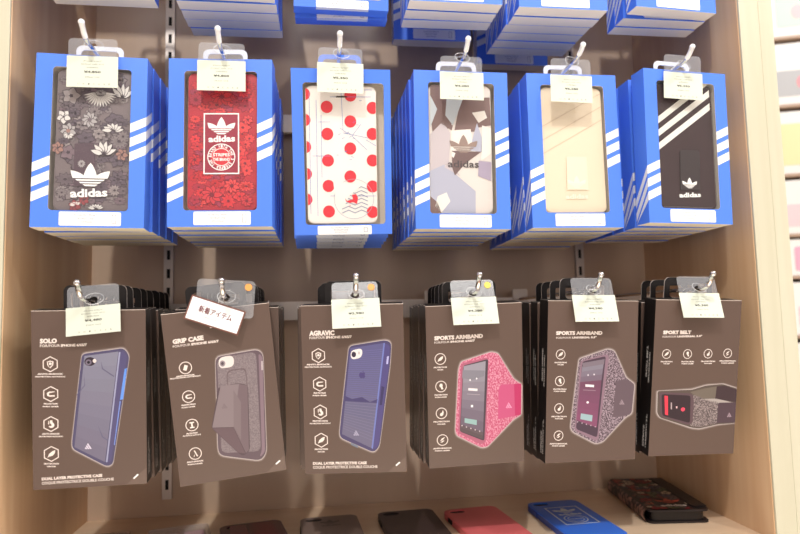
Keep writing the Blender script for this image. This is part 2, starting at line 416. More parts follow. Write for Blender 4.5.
def design(kind, parent, F):
    F.y = YP; a = F.at(200, 150, YP); b = F.at(201, 150, YP)
    F.s = abs(b[0]-a[0])            # metres per picture pixel on this face
    x0, z0, x1, z1 = WIN3 if kind == 'B3' else WIN
    if kind == 'B1':
        mb = case_block(parent, x0+.003, z0+.0005, x1+.001, z1-.001, YP, mat((118, 106, 108), .4))
        w_ = (x0+.003, z0+.0005, x1+.001, z1-.001)
        D = mat((66, 54, 62), .4); T = [mat(c, .4) for c in ((132, 122, 124), (108, 96, 102), (152, 142, 142), (98, 86, 96), (124, 106, 114))]
        floral(mb, F, w_, None, T, D, 3, 150)
        PK = mat((158, 120, 110), .4); RD = mat((150, 70, 74), .4); WH = mat((216, 212, 208), .4); GR = mat((170, 165, 165), .4); TABC = mat((84, 66, 76), .4)
        petalflower(mb, F, 122, 155, 7, PK, D, YL-3e-4, 6, .4); petalflower(mb, F, 58, 148, 7, PK, D, YL-3e-4, 6); petalflower(mb, F, 75, 206, 7, RD, D, YL-3e-4, 6, .2); petalflower(mb, F, 84, 200, 6, RD, D, YL-3.4e-4, 6)
        petalflower(mb, F, 100.6, 93, 19, WH, D, YL-4e-4, 15, math.pi*1.02, .85, math.pi*.96); petalflower(mb, F, 101, 93, 6, GR, D, YL-4.8e-4, 9, 0, .5)
        petalflower(mb, F, 122, 99, 15, WH, D, YL-4e-4, 5, .35, 1.1, 2.2)
        petalflower(mb, F, 64, 117, 8, WH, D, YL-4e-4, 5, .3); petalflower(mb, F, 68.6, 131, 9, GR, D, YL-4e-4, 7, .1, 1, 6.28, PK); petalflower(mb, F, 69, 134, 6, WH, D, YL-4.6e-4, 5, math.pi, 1, math.pi)
        petalflower(mb, F, 90, 120, 9, GR, D, YL-4e-4, 9, 0, 1, 6.28, T[1]); petalflower(mb, F, 113, 131, 12, WH, D, YL-4e-4, 7, -.1, .7, 3.4)
        P = F.poly([(75, 144), (94, 143), (95, 150), (96, 186), (74, 186)], YP); tb = MB(); tb.prism(P, YP-.0014, YP-.0004, TABC); 
        petalflower(tb, F, 82, 164, 4.5, GR, TABC, YP-.00145, 12)
        petalflower(mb, F, 104, 155, 15, WH, D, YP-.00160, 6, .15, 1, 2.9)
        petalflower(mb, F, 96, 209, 9, WH, D, YL-5e-4, 7, .1, .6, 3.0); petalflower(mb, F, 76, 205, 7, WH, RD, YL-5e-4, 5, .5, .5, 3)
        c = F.at(90.7, 178, YP); trefoil(tb, c[0], c[1], 37*F.s, YP-.0018, WHITE)
        put_text(tb, 'adidas', F.at(70.7, 197.5, YP), F.at(108, 196.5, YP), 8.2*F.s, YP-.0018, WHITE, .035)
        o = mb.build('phone_case', parent); tb.build('closure_tab', o)
    elif kind == 'B2':
        w_ = (x0+.003, z0+.0005, x1-.0005, z1-.001)
        mb = case_block(parent, *w_, YP, mat((186, 40, 56), .4)); D = mat((122, 22, 42), .4)
        T = [mat(c, .4) for c in ((205, 52, 62), (222, 66, 68), (176, 44, 66), (196, 40, 50), (214, 50, 60), (168, 56, 84))]
        floral(mb, F, w_, None, T, D, 11, 120)
        for (x, y_, r_, n_) in ((196, 100, 12, 12), (222, 97, 12, 9), (244, 92, 8, 9), (212, 195, 12, 9), (247, 201, 11, 8), (232, 186, 9, 9), (195, 160, 10, 7), (248, 120, 8, 7), (250, 150, 9, 8), (192, 126, 8, 8)):
            petalflower(mb, F, x, y_, min(r_, x-187.5, 254-x), random.choice(T), D, YL-4e-4-x*1e-7, n_, random.uniform(0, 1), .9, 6.28, D)
        pb = MB(); o4 = F.poly([(204, 113.5), (239.3, 113.5), (239.5, 174.3), (203.6, 174.5)], YP); i4 = F.poly([(205.3, 114.8), (238, 114.8), (238.2, 173), (205, 173.2)], YP)
        y = YP-.0012; pb.flat(o4, y, WHITE, [i4])
        DR = mat((150, 34, 60), .4); pb.flat(i4, y+.00003, DR)
        c = F.at(221.6, 128.2, YP); trefoil(pb, c[0], c[1], 28*F.s, y, WHITE)
        put_text(pb, 'adidas', F.at(208.7, 142.3, YP), F.at(235.4, 141.5, YP), 6.4*F.s, y, WHITE, .04)
        cx, cz = F.at(221.6, 157.3, YP)
        RED = mat((208, 42, 56), .4); pb.flat(ell(cx, cz, 10.5*F.s, 10.5*F.s, 30), y+.00001, RED)
        pb.flat(ell(cx, cz, 14*F.s, 14*F.s, 36), y-.00001, WHITE, [ell(cx, cz, 13.1*F.s, 13.1*F.s, 36)])
        ring = 'THE BRAND WITH THE 3 STRIPES '
        for i, ch in enumerate(ring):
            if ch == ' ': continue
            a = math.pi*1.25-2*math.pi*i/len(ring); r0 = 9.8*F.s; hw = .9*F.s
            tx, tz = cx+r0*math.cos(a), cz+r0*math.sin(a); t = (math.sin(a), -math.cos(a))
            put_text(pb, ch, (tx-t[0]*hw, tz-t[1]*hw), (tx+t[0]*hw, tz+t[1]*hw), 3*F.s, y-.00002, WHITE, .03)
        pb.flat(ell(cx, cz, 9.2*F.s, 9.2*F.s, 30), y-.00001, WHITE, [ell(cx, cz, 8.5*F.s, 8.5*F.s, 30)])
        for k, s_ in enumerate(('STRIPES', 'THE BRAND')):
            p = F.at(221.6-8.5, 156.5+4.6*k, YP); q2 = F.at(221.6+8.5, 156.5+4.6*k, YP)
            pb.flat([(p[0]-.0006, p[1]-.0006), (q2[0]+.0006, q2[1]-.0006), (q2[0]+.0006, q2[1]+3.6*F.s), (p[0]-.0006, p[1]+3.6*F.s)], y-.00003, RED)
            put_text(pb, s_, p, q2, 3.1*F.s, y-.00005, WHITE, .03)
        o = mb.build('phone_case', parent); pb.build('emblem_print', o)
    elif kind == 'B3':
        w_ = (x0+.0025, z0+.001, x1-.008, z1-.0025)
        mb = case_block(parent, *w_, YP, mat((245, 240, 234), .4), .007)
        RED = mat((232, 42, 58), .4); BL = mat((118, 138, 200), .5); wl_ = list(w_)
        def dot(px, py, r=6.3):
            c = F.at(px, py, YP); P = ell(c[0], c[1], r*F.s, r*F.s*1.02, 24)
            P = [(min(max(p[0], wl_[0]+.0004), wl_[2]-.0004), min(max(p[1], wl_[1]+.0004), wl_[3]-.0004)) for p in P]
            mb.flat(P, YL, RED)
        for i, y_ in enumerate((92, 118, 145, 173)): dot(350.3, y_+3.5)
        for i, y_ in enumerate((107, 134, 160.5, 186, 211.5)): dot((326.7, 327.3, 328, 328.6, 329)[i], y_)
        for i, y_ in enumerate((94, 120, 147, 174, 199.5)): dot((304, 304.5, 305.2, 306, 306.5)[i], y_)
        for i, y_ in enumerate((108, 134, 160.5, 186.5, 212)): dot(372.5, y_)
        pr = MB(); y = YL-.00004
        for (a, b, c, d) in ((321, 115, 322, 178), (341, 92, 343, 130), (309, 92, 311, 214), (316, 100, 318, 216), (330, 90, 372, 90), (330, 97, 371, 97), (343, 133, 368, 138), (352, 136, 361, 124), (352, 136, 367, 150), (318, 122, 330, 122), (312, 156, 330, 156), (340, 128, 348, 134), (366, 140, 376, 146), (352, 196, 376, 196), (330, 196, 340, 196)):
            p = Vector(F.at(a, b, YP)); q2 = Vector(F.at(c, d, YP)); n_ = Vector((-(q2-p).y, (q2-p).x)).normalized()*.00022
            pr.flat([p-n_, q2-n_, q2+n_, p+n_], y, BL)
        for k in range(14):
            rx = random.uniform(335, 366); ry = random.uniform(95, 165); p = Vector(F.at(rx, ry, YP)); q2 = Vector(F.at(rx+random.choice((0, 3)), ry+random.choice((0, 3)), YP)+Vector((0, .0001)) if False else F.at(rx+2.5, ry+random.choice((-1.5, 0, 1.5)), YP))
            n_ = Vector((-(q2-p).y, (q2-p).x)).normalized()*.0002; pr.flat([p-n_, q2-n_, q2+n_, p+n_], y-.00001, mat((90, 110, 180), .5))
        GL = mat((160, 168, 186), .5); cc = F.at(354, 199, YP)
        for k in range(7):
            zz = cc[1]-.014+.0042*k
            for (u0, u1) in ((-.013, -.006), (-.006, .001), (.001, .008), (.008, .015)):
                up = 1 if (u0 in (-.013, .001)) else -1; h_ = .003
                a0 = zz-(h_/2 if up > 0 else -h_/2); a1 = zz+(h_/2 if up > 0 else -h_/2)
                pr.flat([(cc[0]+u0, a0), (cc[0]+u1, a1), (cc[0]+u1, a1+.0011), (cc[0]+u0, a0+.0011)], y, GL)
        pr.flat(ell(cc[0], cc[1], .0215, .0215, 40), y-.00001, GL, [ell(cc[0], cc[1], .0211, .0211, 40)])
        pr.flat([F.at(*p, YP) for p in ((333, 181), (362, 185), (349, 196), (344, 207), (336, 201))], y-.00002, mat((245, 240, 234), .4))
        pr.flat(F.poly([(345, 198), (347, 201), (353, 199), (352, 195), (356, 194), (358, 198), (357, 204), (353, 202), (350, 203), (346, 201.5)], YP), y-.00004, RED)
        pr.flat(ell(*F.at(350, 205.5, YP), .0005, .0005, 8), y-.00004, RED)
        c = F.at(341, 97.5, YP)
        o = mb.build('phone_case', parent); pr.build('line_print', o)
        sl = MB(); P = F.poly([(336, 96.3), (347, 96.3), (347, 97.6), (336, 97.6)], YP); sl.flat(P, YL-.0002, DARK); sl.build('speaker_slot', o)
    elif kind == 'B4':
        w_ = (x0+.001, z0+.0005, x1-.003, z1-.001)
        mb = case_block(parent, *w_, YP, mat((222, 214, 208), .4), .007)
        A = mat((176, 178, 196), .4); B = mat((122, 96, 92), .4); C = mat((196, 186, 190), .4); D = mat((236, 230, 222), .4); E_ = mat((166, 154, 176), .4); G = mat((196, 204, 210), .4)
        x0_, z0_, x1_, z1_ = w_
        def pol(pts, mt, k):
            P = [F.at(*p, YP) for p in pts]; P = [(min(max(p[0], x0_+.0003), x1_-.0003), min(max(p[1], z0_+.0003), z1_-.0003)) for p in P]
            mb.flat(P, YL-k*1.5e-5, mt)
        u = lambda a, b: (425+a/3.955, 80+b/3.955)
        pol([u(20,20), u(150,20), u(130,80), u(100,190), u(30,210), u(20,130)], B, 0); pol([u(20,60), u(48,115), u(20,190)], G, 1)
        pol([u(150,70), u(255,70), u(262,180), u(200,190), u(195,205), u(115,205), u(130,130)], B, 1)
        pol([u(85,75), u(150,75), u(110,180), u(80,140)], G, 2); pol([u(62,160), u(110,180), u(105,200), u(60,170)], B, 2)
        pol([u(20,215), u(70,165), u(100,210), u(95,330), u(20,360)], C, 2); pol([u(185,130), u(235,122), u(245,150), u(212,170)], D, 3)
        pol([u(105,200), u(180,195), u(185,235), u(215,285), u(100,285)], D, 2)
        pol([u(205,170), u(225,230), u(225,285), u(175,280)], A, 3)
        pol([u(225,180), u(262,190), u(262,290), u(222,320)], D, 3); pol([u(212,320), u(262,325), u(262,400), u(210,380)], E_, 3)
        pol([u(20,360), u(75,335), u(200,440), u(200,530), u(75,530), u(20,470)], A, 3); pol([u(50,460), u(85,445), u(100,480), u(65,525), u(40,500)], D, 4)
        pol([u(20,460), u(50,485), u(65,530), u(20,530)], B, 4); pol([u(95,330), u(140,380), u(75,345)], C, 4)
        pol([u(105,280), u(222,284), u(160,330), u(118,378), u(108,350)], mat((112, 88, 86), .4), 6); pol([u(105,282), u(120,290), u(112,310), u(105,300)], D, 7)
        pb = MB(); c = F.at(*u(152, 262), YP); LG = mat((150, 128, 118), .4)
        trefoil(pb, c[0], c[1], 31*F.s, YL-.0003, LG); INK = mat((70, 60, 62), .5)
        put_text(pb, 'adidas', F.at(*u(90, 345), YP), F.at(*u(213, 347), YP), 7.6*F.s, YL-.0003, INK, .015)
        o = mb.build('phone_case', parent); pb.build('emblem_print', o)
    elif kind == 'B5':
        w_ = (x0-.001, z0-.0005, x1-.0015, z1-.001)
        w_ = (x0+.0008, z0+.0005, x1-.0015, z1-.001)
        mb = case_block(parent, *w_, YP, mat((232, 216, 190), .4), .007)
        SH = mat((208, 186, 160), .5); LT = mat((240, 232, 216), .4)
        for k in range(3):
            p = F.at(541.5, 127+k*13.5, YP); q2 = F.at(602, 94+k*13, YP)
            p = (max(p[0], w_[0]+.0004), p[1]); q2 = (min(q2[0], w_[2]-.0004), q2[1])
            mb.flat([p, q2, (q2[0], q2[1]+.0006), (p[0], p[1]+.0006)], YL, SH)
        o = mb.build('phone_case', parent)
        tb = MB(); tb.prism([F.at(*p, YP) for p in ((566, 157), (586, 157), (588, 190), (567, 190))], YP-.0010, YP-.0004, mat((236, 223, 200), .4))
        c = F.at(576.5, 183.5, YP); trefoil(tb, c[0], c[1], 21*F.s, YP-.0011, LT)
        put_text(tb, 'adidas', F.at(565.5, 199, YP), F.at(588, 198.6, YP), 5*F.s, YP-.0011, LT, .03); tb.build('closure_tab', o)
    elif kind == 'B6':
        w_ = (x0+.0015, z0+.0005, x1-.0005, z1-.001)
        mb = case_block(parent, *w_, YP, mat((54, 36, 38), .25), .007)
        WS = mat((232, 230, 222), .4)
        for k in range(3):
            pts = [(658, 116.5+k*13.3), (717, 78+k*12.9), (717, 84.8+k*12.9), (658, 123.5+k*13.3)]
            P = [F.at(*p, YP) for p in pts]
            P = [(min(max(p[0], w_[0]+.0004), w_[2]-.0035), p[1]) for p in P]; mb.flat(P, YL, WS)
        st = mat((150, 140, 130), .6)                                   # stitching
        zz = w_[1]+.006
        while zz < w_[3]-.006: mb.flat([(w_[2]-.0018, zz), (w_[2]-.0013, zz), (w_[2]-.0013, zz+.0011), (w_[2]-.0018, zz+.0011)], YL, st); zz += .002
        xx = w_[0]+.004
        while xx < w_[2]-.006: mb.flat([(xx, w_[1]+.0015), (xx+.0011, w_[1]+.0015), (xx+.0011, w_[1]+.002), (xx, w_[1]+.002)], YL, st); xx += .002
        o = mb.build('phone_case', parent)
        tb = MB(); P = [F.at(*p, YP) for p in ((681, 150), (697, 150.5), (699, 153), (699.5, 190), (680, 190), (679.5, 152))]
        tb.prism(P, YP-.0012, YP-.0004, mat((40, 26, 28), .5)); c = F.at(689, 184.5, YP); trefoil(tb, c[0], c[1], 20.5*F.s, YP-.0013, WHITE)
        put_text(tb, 'adidas', F.at(678.8, 197.5, YP), F.at(700.3, 197, YP), 5.6*F.s, YP-.0013, WHITE, .04); tb.build('closure_tab', o)
    else:
        case_block(parent, x0+.001, z0+.001, x1-.001, z1-.001, YP, mat((190, 186, 184), .4)).build('phone_case', parent)
DESC = {'B1': 'grey floral booklet case', 'B2': 'red floral booklet case', 'B3': 'white booklet case with red dots', 'B4': 'grey camouflage clear case', 'B5': 'beige booklet case', 'B6': 'black booklet case with three white stripes'}
NTH = ['front', 'second', 'third', 'fourth', 'fifth', 'sixth', 'seventh', 'eighth', 'ninth', 'tenth']
TABW = mat((232, 234, 236), .35, name='white_plastic')
def make_blue(key, T, F, kind):
    t = empty('phone_case_box', F.world(), F.rot)
    b3 = kind in ('B3', 'T3')
    blue_body(t, T, WIN3 if b3 else WIN, BLUE2 if b3 else CARD, not b3)
    x0, z0, x1, z1 = WIN3 if b3 else WIN
    q = MB(); q.flat([(x0-.001, z0-.001), (x1+.001, z0-.001), (x1+.001, z1+.001), (x0-.001, z1+.001)], .0007, FILM); q.build('window_film', t)
    hang_tab(t, .0232, BH, T, .0200, .0048, BLUE2 if b3 else TABW)
    lines = ('For 6/6s Plus / iPhone 7', 'BOOKLET CASE', 'ETUI FOLIO')
    if b3: label_sticker(t, -.028, .0001, .0300, .0098, lines, wrap=True)
    else: label_sticker(t, -.0262, .0018, .0308, .0156, lines)
    design(kind, t, F)
    return t
def stack(proto, F, n, T, lab, group, settle=0.0, xdrift=0, seed=0, rollfix=True, zstep=-.0004):
    """n boxes hang one behind the other on the hook, the first is proto"""
    rnd = random.Random(seed); pitch = T/math.cos(F.rot[0])+.0009
    y = F.world()[1]; extra = BW/2*abs(math.sin(F.rot[2]))+.0004
    for i in range(1, n):
        c = copy_tree(proto); y += pitch+(extra+H_ROLL*abs(F.rot[1]) if i == 1 else 0)+rnd.uniform(0, .0004)
        ryaw = rnd.uniform(-.25, .25); c.rotation_euler = (F.rot[0], R(rnd.uniform(-.3, .3)) if rollfix else F.rot[1], R(ryaw))
        off = Vector((F.c.x+xdrift*i+rnd.uniform(-.0006, .0006), 0, 0))
        c.location = (off.x, y, F.world()[2]+zstep*i+rnd.uniform(-.0007, .0004)+(F.c.z-F.base.z-F.H/2*math.cos(F.rot[0]))*0)
        c['label'] = lab(i); c['group'] = group
H_ROLL = 0
TB = .0242
counts = {'B1': 5, 'B2': 6, 'B3': 5, 'B4': 7, 'B5': 7, 'B6': 6}
xd = {'B1': .0012, 'B2': .0007, 'B3': 0, 'B4': -.0008, 'B5': .0002, 'B6': -.0008}
TROW = [(.0, 2, 0), (.0003, 5, 0), (0, 2, 0), (0, 3, 0), (0, 6, 0), (0, 3, 0)]
TX = [-.2163, -.0900, .0340, .1590, .2830, .4200]
POS = ['at the far left', 'second from the left', 'third from the left', 'third from the right', 'second from the right', 'at the far right']
for n_, (key, (loc, rot)) in enumerate(BLUEF.items()):
    F = Face(loc, rot, BW, BH); t = make_blue(key, TB, F, key)
    g = 'blue boxes hanging in the middle row'
    tag(t, 'blue window box with a '+DESC[key]+' at the front', 'phone case box', g)
    stack(t, F, counts[key], TB, lambda i: 'blue box, %s in the middle-row stack behind the %s' % (NTH[i], DESC[key].replace(' with three white stripes', '').replace(' with red dots', ' with dots')), g, xdrift=xd[key], seed=n_, zstep=-.0005)
plainF = Face((0, .65, .433), (0, 0, 0), BW, BH)
first = None; first3 = None
TT = .0197
for n_ in range(6):
    isb3 = n_ == 2
    rot = (6, 0, 1.5) if isb3 else (.5, 0, (1.5, 1.5, 0, .6, 0, 4.6)[n_])
    F = Face((TX[n_], (.643, .6445, .662, .650, .6515, .6510)[n_], (.4332, .4335, .4330, .4356, .4348, .4392)[n_]), rot, BW, BH)
    if isb3: t = make_blue('T3', TT, F, 'T3')
    elif first is None: t = first = make_blue('T', TT, F, 'T')
    else: t = copy_tree(first); t.location = F.world(); t.rotation_euler = F.rot
    g = 'blue boxes hanging in the top row'
    tag(t, 'blue box at the front of the top-row stack %s' % POS[n_], 'phone case box', g)
    stack(t, F, TROW[n_][1], TT, lambda i: 'blue box, %s in the top-row stack %s' % (NTH[i], POS[n_]), g, seed=20+n_, xdrift=(0, .0008, 0, -.0004, -.0008, -.0004)[n_], zstep=-.0002)
# two boxes pushed far back on the top hooks
for (x, y, z, s_) in ((.161, .800, .3735, 'third from the right'), (.2870, .8480, .3640, 'second from the right')):
    t = copy_tree(first); t.location = (x, y, z+ZC); t.rotation_euler = (0, 0, 0)
    tag(t, 'shaded blue box hung far back behind the top-row stack %s' % s_, 'phone case box', 'blue boxes hanging in the top row')

# ------------------------------------------------------------------ black boxes
KW, KH, KT = .1035, .172, .0218
KF = {'K1': ((-.2164, .6541, -.0669), (6.58, .42, 1.9)), 'K2': ((-.0894, .6545, -.0674), (7.31, -5.42, 3.2)),
      'K3': ((.0386, .6492, -.0669), (6.69, .08, -7.79)), 'K4': ((.1677, .6587, -.0687), (7.99, -1.19, -.59)),
      'K5': ((.2929, .6483, -.0680), (6.07, 1.2, 2.83)), 'K6': ((.4134, .6514, -.0692), (8.33, 1.61, 2.17))}
L = lambda k: -.00010-k*.00002
INKW = mat((238, 226, 220), .5, name='box_white_ink')
def icon(mb, F, px, py, r, hexa, k, w1, w2, dy=1.62):
    c = F.at(px, py); s = F.s*r; n = 6 if hexa else 28; a0 = math.pi/2 if hexa else 0
    rr = s*1.08 if hexa else s
    mb.flat(ell(c[0], c[1], rr, rr, n, a0), L(1), INKW, [ell(c[0], c[1], rr*.87, rr*.87, n, a0)])
    def P(pts): mb.flat([(c[0]+a*s, c[1]+b*s) for a, b in pts], L(1), INKW)
    if k == 0:      # shield
        P([(-.42, .35), (0, .5), (.42, .35), (.38, -.1), (0, -.55), (-.1, -.45), (.22, -.1), (.25, .25), (0, .36), (-.3, .25)]); P([(-.2, .1), (0, .28), (.2, .1), (.15, -.1), (-.15, -.1)]); P([(-.42, .35), (-.3, .25), (-.25, -.1), (-.1, -.45), (-.2, -.4), (-.38, -.1)])
    elif k == 1:    # bumper
        P([(.5, .34), (-.2, .34), (-.45, .2), (-.5, 0), (-.45, -.2), (-.2, -.36), (.5, -.36), (.5, -.16), (-.15, -.16), (-.27, 0), (-.15, .14), (.5, .24)])
    elif k == 2:    # grip hand
        P([(-.12, .5), (.16, .5), (.22, .2), (.42, 0), (.42, -.3), (.2, -.52), (-.1, -.52), (-.3, -.3), (-.2, -.2), (-.02, -.3), (.1, -.15), (0, 0), (-.12, .1)]); P([(-.34, .42), (-.22, .42), (-.22, -.05), (-.34, -.05)])
    elif k == 3:    # feather
        P([(-.5, -.5), (-.3, 0), (.1, .35), (.5, .5), (.42, .05), (.15, -.25), (-.25, -.35)])
    elif k == 4:    # phone tilted
        P([(-.1, .5), (.4, .3), (.1, -.5), (-.4, -.3)]); 
    elif k == 5:    # stand
        P([(-.35, .5), (.35, .5), (.35, .3), (.12, .3), (.12, -.3), (.35, -.3), (.35, -.5), (-.35, -.5), (-.35, -.3), (-.12, -.3), (-.12, .3), (-.35, .3)])
    elif k == 6:    # kick stand
        P([(-.2, .5), (0, .5), (.4, -.5), (.2, -.5)]); P([(0, .1), (-.08, -.1), (-.32, -.5), (-.18, -.5)])
    elif k == 7:    # finger
        P([(-.28, .25), (-.1, .5), (.15, .5), (.3, .25), (.25, -.05), (.42, -.5), (.05, -.5), (.0, -.25), (-.12, -.1), (-.25, 0)])
    elif k == 8:    # drop
        P([(.25, .55), (.38, .2), (.3, -.3), (0, -.52), (-.3, -.35), (-.22, 0), (.05, .1)])
    elif k == 9:    # reflect
        P([(-.45, -.2), (-.1, .3), (.45, .5), (.1, .05)]); P([(-.4, -.42), (.05, -.1), (.35, -.1), (0, -.42)])
    words = ('ANTI-SHOCK EDGE', 'SOFT TOUCH GRIP')
    y1 = py+r*dy; y2 = y1+r*.34
    for w_, y_, h_ in ((w1, y1, 1.5), (w2, y2, 1.25)):
        put_text(mb, ('ANTI-SHOCK' if w_ > 16 else 'PROTECTION') if h_ > 1.3 else 'PROTECTION ANTICHOC' if w_ > 16 else 'POIDS LEGER', F.at(px-w_/2, y_+.8), F.at(px+w_/2, y_+.8+F.sl*w_), h_*F.s, L(1), INKW, .05)
def glow(mb, F, pts):
    c = (sum(p[0] for p in pts)/len(pts), sum(p[1] for p in pts)/len(pts))
    def grow(d):
        o = []
        for x, y in pts:
            v = Vector((x-c[0], y-c[1])); v = v*(1+d/v.length); o.append(F.at(c[0]+v.x, c[1]+v.y))
        return o
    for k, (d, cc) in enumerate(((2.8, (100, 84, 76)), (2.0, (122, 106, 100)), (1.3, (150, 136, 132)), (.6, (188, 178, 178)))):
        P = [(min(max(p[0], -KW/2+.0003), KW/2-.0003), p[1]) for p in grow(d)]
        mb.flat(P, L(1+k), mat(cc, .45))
def pg(mb, F, pts, rgb, k, rough=.4, mt=None):
    P = [(min(max(p[0], -KW/2+.0003), KW/2-.0003), p[1]) for p in F.poly(pts)]
    mb.flat(P, L(5+k), mt or mat(tuple(int(c*.88) if c < 225 else c for c in rgb), rough))
def rpoly(pts, r=3, n=3):
    """round the corners of a picture polygon"""
    o = []
    for i in range(len(pts)):
        a, b, c = Vector(pts[i-1]), Vector(pts[i]), Vector(pts[(i+1) % len(pts)])
        u = (a-b); v = (c-b); ru = min(r, u.length*.45); rv = min(r, v.length*.45); p = b+u.normalized()*ru; q = b+v.normalized()*rv
        for j in range(n+1):
            t = j/n; o.append(tuple(p*(1-t)**2+b*2*t*(1-t)+q*t*t))
    return o
HP = noise_mat('pink_heather', (188, 76, 114), (214, 150, 172), 900, (1, 1, .6), .6, 2, .42, .62)
HG = noise_mat('grey_heather', (84, 68, 78), (164, 146, 158), 800, (1, 1, .8), .6, 2, .45, .58)
HG2 = noise_mat('belt_heather', (88, 76, 78), (154, 140, 140), 800, (1, 1, .8), .6, 2, .45, .58)
def lerp(a, b, t): return (a[0]+(b[0]-a[0])*t, a[1]+(b[1]-a[1])*t)
def quad_bands(mb, F, q, c0, c1, k, n=6):
    """printed tonal picture of a smooth surface: q = tl,tr,br,bl, colour c0 at top to c1 at bottom"""
    for i in range(n):
        t0, t1 = i/n, (i+1)/n; cc = tuple(int(c0[j]+(c1[j]-c0[j])*(i+.5)/n) for j in range(3))
        pg(mb, F, [lerp(q[0], q[3], t0), lerp(q[1], q[2], t0), lerp(q[1], q[2], t1), lerp(q[0], q[3], t1)], cc, k)
def k_print(key, mb, F):
    a = F.at(150, 400); b = F.at(151, 400); F.s = math.hypot(b[0]-a[0], b[1]-a[1])
    ca = {'K1': (31, 145, 311, 310.3), 'K2': (161, 269, 315.4, 303), 'K3': (300, 403, 305.8, 304.2), 'K4': (425.5, 521, 307, 302.8), 'K5': (548.5, 638.5, 301, 300.8), 'K6': (656.5, 741.5, 300.3, 300.2)}[key]
    F.sl = (ca[3]-ca[2])/(ca[1]-ca[0])
    def T(s, x0, y0, x1, y1, h, fat=.045): put_text(mb, s, F.at(x0, y0), F.at(x1, y1), h*F.s, L(1), INKW, fat)
    if key == 'K1':
        T('SOLO', 39.8, 343.2, 57, 342.9, 4.7, .06); T('FOR/POUR', 40, 347.2, 60, 346.8, 2.7, .01); T('IPHONE 6/6S/7', 61, 346.8, 87, 345.9, 2.8, .05)
        for i, (x, y, w1, w2) in enumerate(((50.3, 364.2, 26, 30), (50.8, 394, 14, 16), (51, 424, 18, 24), (51.4, 453.9, 15, 9))): icon(mb, F, x, y, 7.6, True, (0, 1, 2, 3)[i], w1, w2, 1.28)
        T('DUAL LAYER PROTECTIVE CASE', 41.8, 480.3, 102.4, 476.6, 2.9, .05); T('COQUE PROTECTRICE DOUBLE COUCHE', 41.8, 484.6, 113.9, 480.2, 2.8, .02)
        body = rpoly([(82, 354), (124, 348), (129.5, 356), (113, 464), (107, 466.5), (73, 449), (72, 443)], 4)
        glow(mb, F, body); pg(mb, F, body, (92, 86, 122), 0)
        quad_bands(mb, F, [(84.5, 356), (118.5, 351.5), (105, 462), (74.5, 447)], (150, 150, 172), (128, 122, 146), 1, 8)
        pg(mb, F, [(119, 352), (124, 351), (127, 357), (111, 461), (106, 463)], (96, 90, 136), 2)
        pg(mb, F, [(119, 352), (120.5, 352), (107.5, 462), (106, 462)], (178, 180, 214), 3)
        pg(mb, F, [(124.6, 369), (127, 368), (123.3, 399), (120, 400)], (116, 170, 235), 3); pg(mb, F, [(119.8, 401), (120.8, 401), (114.8, 445), (114, 445)], (140, 170, 225), 3)
        mb.flat(ell(*F.at(90, 361.5), 5.4*F.s, 4.6*F.s, 18), L(8), mat((54, 44, 56), .3)); mb.flat(ell(*F.at(88.6, 362.3), 3.0*F.s, 3*F.s, 16), L(9), mat((120, 110, 128), .3)); mb.flat(ell(*F.at(88.6, 362.3), 1.5*F.s, 1.5*F.s, 12), L(10), mat((30, 26, 36), .3))
        mb.flat(ell(*F.at(94.6, 360.8), 1.8*F.s, 2.1*F.s, 12), L(9), mat((226, 214, 210), .3))
        for q in ([(101, 361), (102, 369), (114, 377), (114.4, 376), (103, 368.4)], [(84, 372), (84.5, 385), (76.5, 395), (77, 395.5), (85.2, 385.5)], [(98, 425), (102, 437), (108, 441), (108, 440), (103, 436.3)]): pg(mb, F, q, (112, 108, 142), 4)
        c = F.at(88, 449); bars_logo(mb, c[0], c[1], 7.5*F.s, L(9), mat((214, 206, 224), .4))
    if key == 'K2':
        T('GRIP CASE', 172.8, 344, 203.8, 339.6, 4.8, .06); T('FOR/POUR', 173, 347.8, 190.5, 345.6, 2.5, .01); T('IPHONE 6/6S/7', 191.5, 345.4, 219, 342, 2.6, .05)
        for i, (x, y, w1, w2) in enumerate(((185.5, 367.8, 19, 31), (188.6, 396.6, 14, 14), (192, 425, 11, 18), (195.3, 453.5, 17, 15))): icon(mb, F, x, y, 6.7, False, (4, 1, 5, 6)[i], w1, w2, 1.3)
        body = rpoly([(215.5, 357), (257, 349.5), (263, 354), (266.5, 452), (261, 460.5), (221, 455.5), (218, 450)], 6)
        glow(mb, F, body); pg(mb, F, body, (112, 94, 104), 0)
        pg(mb, F, rpoly([(217, 358.5), (256, 351.5), (261, 451), (221.5, 453)], 6), (0, 0, 0), 1, mt=noise_mat('grip_heather', (112, 100, 106), (142, 130, 134), 900, (1, 1, 1), .6, 2))
        pg(mb, F, rpoly([(258.5, 353), (262.5, 357), (265, 452), (259.5, 457.5), (262, 450)], 3), (150, 128, 142), 1); pg(mb, F, [(261.2, 361), (262.8, 361), (263, 370), (261.4, 370)], (214, 200, 205), 2)
        mb.flat([F.at(*p) for p in rpoly([(218.5, 357.5), (233.5, 355), (234.3, 366.5), (219, 369)], 5.5, 5)], L(7), mat((226, 218, 216), .3)); mb.flat(ell(*F.at(222.5, 363.5), 3*F.s, 3.4*F.s, 14), L(8), mat((150, 140, 146), .3)); mb.flat(ell(*F.at(222.5, 363.5), 1.5*F.s, 1.8*F.s, 12), L(9), mat((84, 74, 82), .3))
        arch = rpoly([(226.5, 370.5), (246, 367.5), (249, 400), (228, 400)], 5); arch2 = rpoly([(227.4, 371.5), (245.2, 368.7), (248, 399), (229, 399)], 5)
        mb.flat(F.poly(arch), L(7), mat((102, 86, 92), .4), [F.poly(arch2)])
